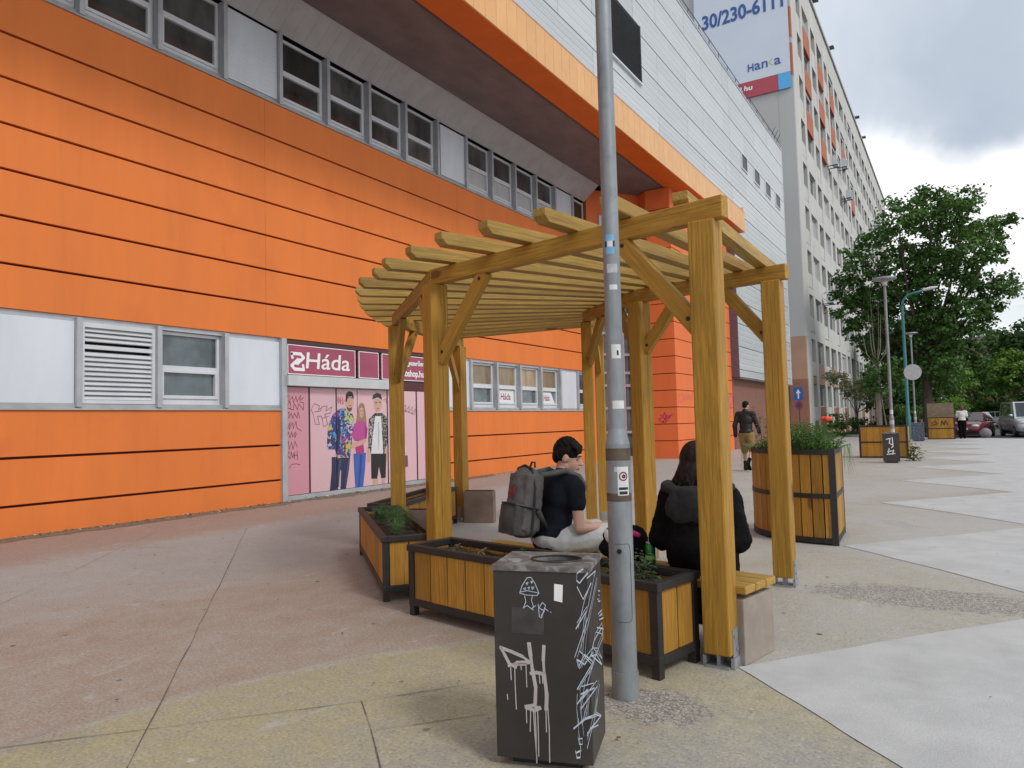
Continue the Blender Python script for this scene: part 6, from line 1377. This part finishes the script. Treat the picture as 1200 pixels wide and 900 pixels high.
# ------------------------------------------------------------------ trees and shrubs
m_bark = M('grey_brown_bark', (.085, .065, .05), .9, .35, 5, (1, 1, .2), .6, 25); m_barkp = M('pale_bark', (.30, .25, .20), .9, .3, 6, (1, 1, .2), .5, 25)
lm_plane = leafmat('plane_tree_leaf', (.038, .092, .020), (.110, .210, .050), .5, .22)
lm_dark = leafmat('dark_leaf', (.026, .065, .016), (.07, .14, .035), .25, .25)
lm_light = leafmat('light_leaf', (.08, .17, .025), (.18, .31, .055), .25, .28)
lm_mid = leafmat('mid_leaf', (.05, .12, .022), (.115, .22, .045), .25, .25)
def crown(lobes, per, lsz, rr, cl=.45):
    q = MB(); V_, F_ = q.v, q.f
    for (c_, R0) in lobes:
        c_ = Vector(c_); nC = max(5, int(per*R0*R0))
        for k in range(nC):
            d_ = Vector((rr.gauss(0, 1), rr.gauss(0, 1), rr.gauss(0, .9))).normalized(); p_ = c_+d_*R0*rr.uniform(.35, 1.0)**.6
            cr = cl*rr.uniform(.6, 1.25); nl = int(34*rr.uniform(.6, 1.3))
            for j in range(nl):
                o_ = Vector((rr.gauss(0, .55), rr.gauss(0, .55), rr.gauss(0, .38)))*cr; p2 = p_+o_
                nv_ = (o_.normalized()*.6+Vector((rr.gauss(0, .5), rr.gauss(0, .5), .7+rr.gauss(0, .4)))).normalized(); sd_ = nv_.cross(Vector((rr.gauss(0, 1), rr.gauss(0, 1), rr.gauss(0, 1)))).normalized(); fw_ = nv_.cross(sd_)
                L_ = lsz*rr.uniform(.6, 1.3); W_ = L_*.42; b_ = len(V_)
                V_ += [tuple(p2-fw_*L_*.5), tuple(p2+sd_*W_-nv_*L_*.08), tuple(p2+fw_*L_*.5-nv_*L_*.15), tuple(p2-sd_*W_-nv_*L_*.08)]; F_.append((b_, b_+1, b_+2, b_+3)); q.mi.append(0)
    return q
def limbs(base, h, r0, lobes, rr, lean=(0, 0)):
    q = MB(); base = Vector(base); top = base+Vector((lean[0], lean[1], h)); pts = [base+Vector((0, 0, -.2)), base+Vector((0, 0, .1)), base.lerp(top, .4)+Vector((rr.uniform(-.1, .1), 0, 0)), top]
    q.tube(pts, [r0*1.5, r0*1.15, r0*.95, r0*.8], 12)
    for (c_, R0) in lobes:
        c_ = Vector(c_); s_ = base.lerp(top, rr.uniform(.75, 1.0)); m_ = s_.lerp(c_, .5)+Vector((rr.uniform(-.3, .3), rr.uniform(-.3, .3), .3)); q.tube([s_, m_, c_], [r0*.42, r0*.26, r0*.10], 7)
        for k in range(4):
            d_ = Vector((rr.gauss(0, 1), rr.gauss(0, 1), rr.gauss(.2, .8))).normalized(); q.tube([m_.lerp(c_, rr.uniform(.3, 1)), c_+d_*R0*.8], [r0*.10, r0*.03], 5)
    return q
def tree(label, loc, h, r0, lobes, lm, per=7, lsz=.24, seed=1, group=None, name='broadleaf_tree', bark=None, cl=.45):
    rr = random.Random(seed); t = thing(name, label, 'tree', loc, 0, group)
    lb_ = [(Vector(c_), R0) for c_, R0 in lobes]
    limbs((0, 0, 0), h, r0, lb_, rr).build('trunk', bark or m_bark, t, smooth=True, local=True)
    crown(lb_, per, lsz, rr, cl).build('crown', lm, t, local=True); return t
TX, TY = -1.75, 50.0
lob = []
rr = random.Random(9)
for (px, py, rp) in ((1000, 330, 32), (992, 350, 24), (1030, 300, 36), (1030, 345, 36), (1065, 262, 34), (1100, 248, 36), (1100, 290, 44), (1138, 262, 34), (1166, 280, 26), (1184, 268, 13), (1150, 305, 34), (1110, 330, 44), (1065, 310, 42), (1062, 360, 44), (1155, 345, 26), (1182, 342, 20), (1132, 380, 32), (1160, 372, 18), (1095, 385, 46), (1052, 405, 42), (1015, 375, 28), (1085, 440, 40), (1112, 425, 32), (1075, 400, 40), (1040, 440, 30)):
    X_ = -6.68+(px-975)*.0446; Z_ = 2.07+(470-py)*.0515; lob.append(((X_-TX, rr.uniform(-2.2, 2.2) if rp > 25 else rr.uniform(-.8, .8), Z_), rp*.0425))
tree('big plane tree with dark crown standing before the apartment block', (TX, TY, -.05), 4.6, .30, lob, lm_plane, per=24, lsz=.215, seed=5, name='plane_tree', cl=.38)
def proto(seed, R0, h, n=9):
    rr = random.Random(seed); L_ = []
    for k in range(n):
        a_ = 2*math.pi*k/n*1.618; rad = R0*rr.uniform(.15, .75); L_.append(((math.cos(a_)*rad, math.sin(a_)*rad, h*rr.uniform(.32, .88)), R0*rr.uniform(.32, .5)))
    L_.append(((0, 0, h*.88), R0*.36)); return L_
G_ = 'trees beyond the street'
protos = [(proto(1, 4.6, 10.0), lm_dark), (proto(2, 4.8, 10.5), lm_mid), (proto(3, 4.4, 9.5), lm_light)]
made = {}
spots = [(0, -4.8, 71, 1.0, 'dark tree close to the apartment block, deep behind the plane tree trunk'), (1, -3.4, 86, 1.05, 'green tree behind the lamp posts, left of the street'), (0, -1.2, 100, 1.1, 'dark tree where the street disappears, behind the round sign'),
    (2, -1.1, 72, .62, 'small bright green tree behind the planter with the brown board'), (1, 1.5, 102, .80, 'mid green tree at the end of the street under the brown roof'), (0, 3.6, 108, .78, 'dark rounded tree above the far white car'), (2, 4.7, 90, .80, 'bright yellow green tree above the silver van, lighter than its neighbours'),
    (1, 7.0, 112, 1.1, 'mid green tree behind the bright tree at the right edge'), (0, 6.4, 92, 1.1, 'dark tree at the right edge behind the van'), (1, 4.4, 126, .82, 'farthest mid green tree between dark crowns below the brown roof'), (0, 14.5, 120, 1.2, 'tall dark tree far behind at the right edge'), (1, -6, 118, 1.1, 'distant tree hidden deep behind the plane tree'), (0, 9.5, 140, 1.15, 'dark distant tree right of the brown roof')]
for i, (k, x, y, s, lab) in enumerate(spots):
    lo_, lm = protos[k]
    if k not in made: o = tree(lab, (0, 0, 0), 4.0, .22, lo_, lm, per=4.2, lsz=.38, seed=20+k, group=G_, cl=.6); made[k] = o
    else:
        o = copy_tree(made[k]); o['label'] = lab
    o.location = (x, y, -.15); o.rotation_euler = (0, 0, i*1.7); o.scale = (s, s, s)
def shrub(label, x, y, w_, d_, h, lm, seed, n=7, lsz=.13, group=None, name='shrub'):
    rr = random.Random(seed); t = thing(name, label, 'shrub', (x, y, -.02), 0, group)
    L_ = [(Vector((rr.uniform(-w_, w_)*.6, rr.uniform(-d_, d_)*.6, h*rr.uniform(.35, .75))), h*rr.uniform(.25, .42)) for k in range(n)]
    q = MB()
    for c_, R0 in L_: q.tube([(c_.x*.2, c_.y*.2, 0), c_*.7, c_], [.03, .02, .008], 5)
    q.build('stems', m_bark, t, local=True); crown(L_, 16, lsz, rr, .25).build('foliage', lm, t, local=True); return t
shrub('dark green shrub at the foot of the block, behind the curved planter', -6.7, 50.2, 1.0, .8, 1.5, lm_mid, 3, name='shrub')
shrub('broad low shrub beside the pale sapling trunk', -4.9, 51.5, 1.7, .9, 1.35, lm_dark, 4, 10)
shrub('shrub between the sapling and the far lamp post', -3.1, 54.5, 1.5, 1.0, 1.9, lm_mid, 5, 9)
shrub('bright leafy bush right of the plane tree trunk', -.9, 56, 1.2, 1.2, 2.6, lm_light, 6, 10)
shrub('dark bush filling the gap below the plane tree crown', -3.3, 62, 2.5, 1.5, 3.4, lm_dark, 7, 14, .2)
shrub('round green bush at the bend of the street behind the cars', 2.6, 92, 2.6, 1.5, 3.0, lm_mid, 8, 12, .25)
shrub('tall hedge like bush at the right edge of the street', 7.5, 86, 3.5, 1.5, 3.4, lm_dark, 9, 16, .25)
# flowering shrub tree and staked sapling
rr = random.Random(31)
ft = tree('slender shrub tree with pale blossom in front of the block facade', (-5.75, 51.2, -.03), 1.6, .06, [((-1.0, 0, 3.6), .55), ((-.4, .2, 3.1), .6), ((.2, -.2, 3.0), .65), ((.7, .1, 2.7), .6), ((1.3, 0, 2.5), .55), ((1.0, .2, 3.4), .45), ((-1.5, 0, 3.9), .4), ((1.7, .1, 2.0), .4)], leafmat('brightened_leaf', (.24, .27, .15), (.38, .40, .27), 1), per=44, lsz=.15, seed=33, name='flowering_tree', cl=.3)  # leaf colours raised to stand in for sun the plane tree blocks
q = crown([(Vector(c_), r_) for c_, r_ in [((.9, -.1, 3.3), .6), ((1.4, 0, 2.6), .6), ((.3, -.1, 3.2), .5)]], 22, .12, rr, .3); q.build('blossom', leafmat('pale_blossom', (.50, .44, .43), (.66, .60, .58), 2), ft, local=True)
sp_ = thing('sapling', 'bare pale sapling trunk with stakes and thin upright twigs', 'tree', (-4.29, 48.9, -.03))
q = MB(); q.tube([(0, 0, 0), (.02, 0, 1.6), (0, 0, 4.3)], [.17, .15, .13], 12)
q.build('trunk', m_barkp, sp_, smooth=True, local=True)
q = MB()
for (x, y, z) in ((-.9, 0, 6.6), (-.2, .2, 9.2), (.35, 0, 8.2), (.9, .1, 6.4), (.5, -.2, 7.4), (-.4, .1, 7.6)): q.tube([(0, 0, 4.25), (x*.55, y*.6, 4.25+(z-4.25)*.35), (x*.8, y, z)], [.045, .03, .010], 6)
q.build('twigs', m_barkp, sp_, smooth=True, local=True)
q = MB(); q.tube([(.45, .0, 0), (.12, 0, 3.0)], .035, 6); q.build('stake', m_barkp, sp_, local=True)
# grass in the planting bed
q = MB(); rr = random.Random(77)
for k in range(5200):
    x = rr.uniform(-8.0, -1.2); y = rr.uniform(48.2, 58)
    if y < 51.9+(-8.2-x)*.84+.3: continue
    a_ = rr.uniform(0, 6.28); leaf(q, (x, y, -.01), (math.cos(a_)*.4, math.sin(a_)*.4, 1), rr.uniform(.12, .4), .035, .2)
tag(q.build('bed_grass', lm_mid), 'rough grass and weeds in the planting bed by the block', 'grass', kind='stuff')
# far house with brown roof
fh = thing('far_house', 'dark brown hipped roof of a distant house above the trees', 'house', (4.5, 132, 0))
q = MB(); q.bx(-2.2, 14, 129, 140, -.1, 11.6); q.build('wall', m_tan, fh)
q = MB()
A = [(-2.8, 128.4, 11.55), (14.6, 128.4, 11.55), (14.6, 140.6, 11.55), (-2.8, 140.6, 11.55)]; B = [(1.8, 133.5, 13.0), (10, 133.5, 13.0), (10, 135.5, 13.0), (1.8, 135.5, 13.0)]
for i in range(4): q.face([A[i], A[(i+1) % 4], B[(i+1) % 4], B[i]])
q.face(B); q.face(A[::-1]); rf = q.build('roof', M('brown_roof_tiles', (.075, .05, .045), .8, .2, 3), fh)
for x in (2.4, 4.3): q = MB(); q.bx(x, x+1.0, 133.8, 134.8, 12.4, 14.0); q.build('chimney', m_side, rf)
for x in (0, 3, 6, 9, 12): q = MB(); q.bx(x, x+1.2, 128.97, 129.05, 8.5, 10.2); q.build('window', m_bgl, fh)
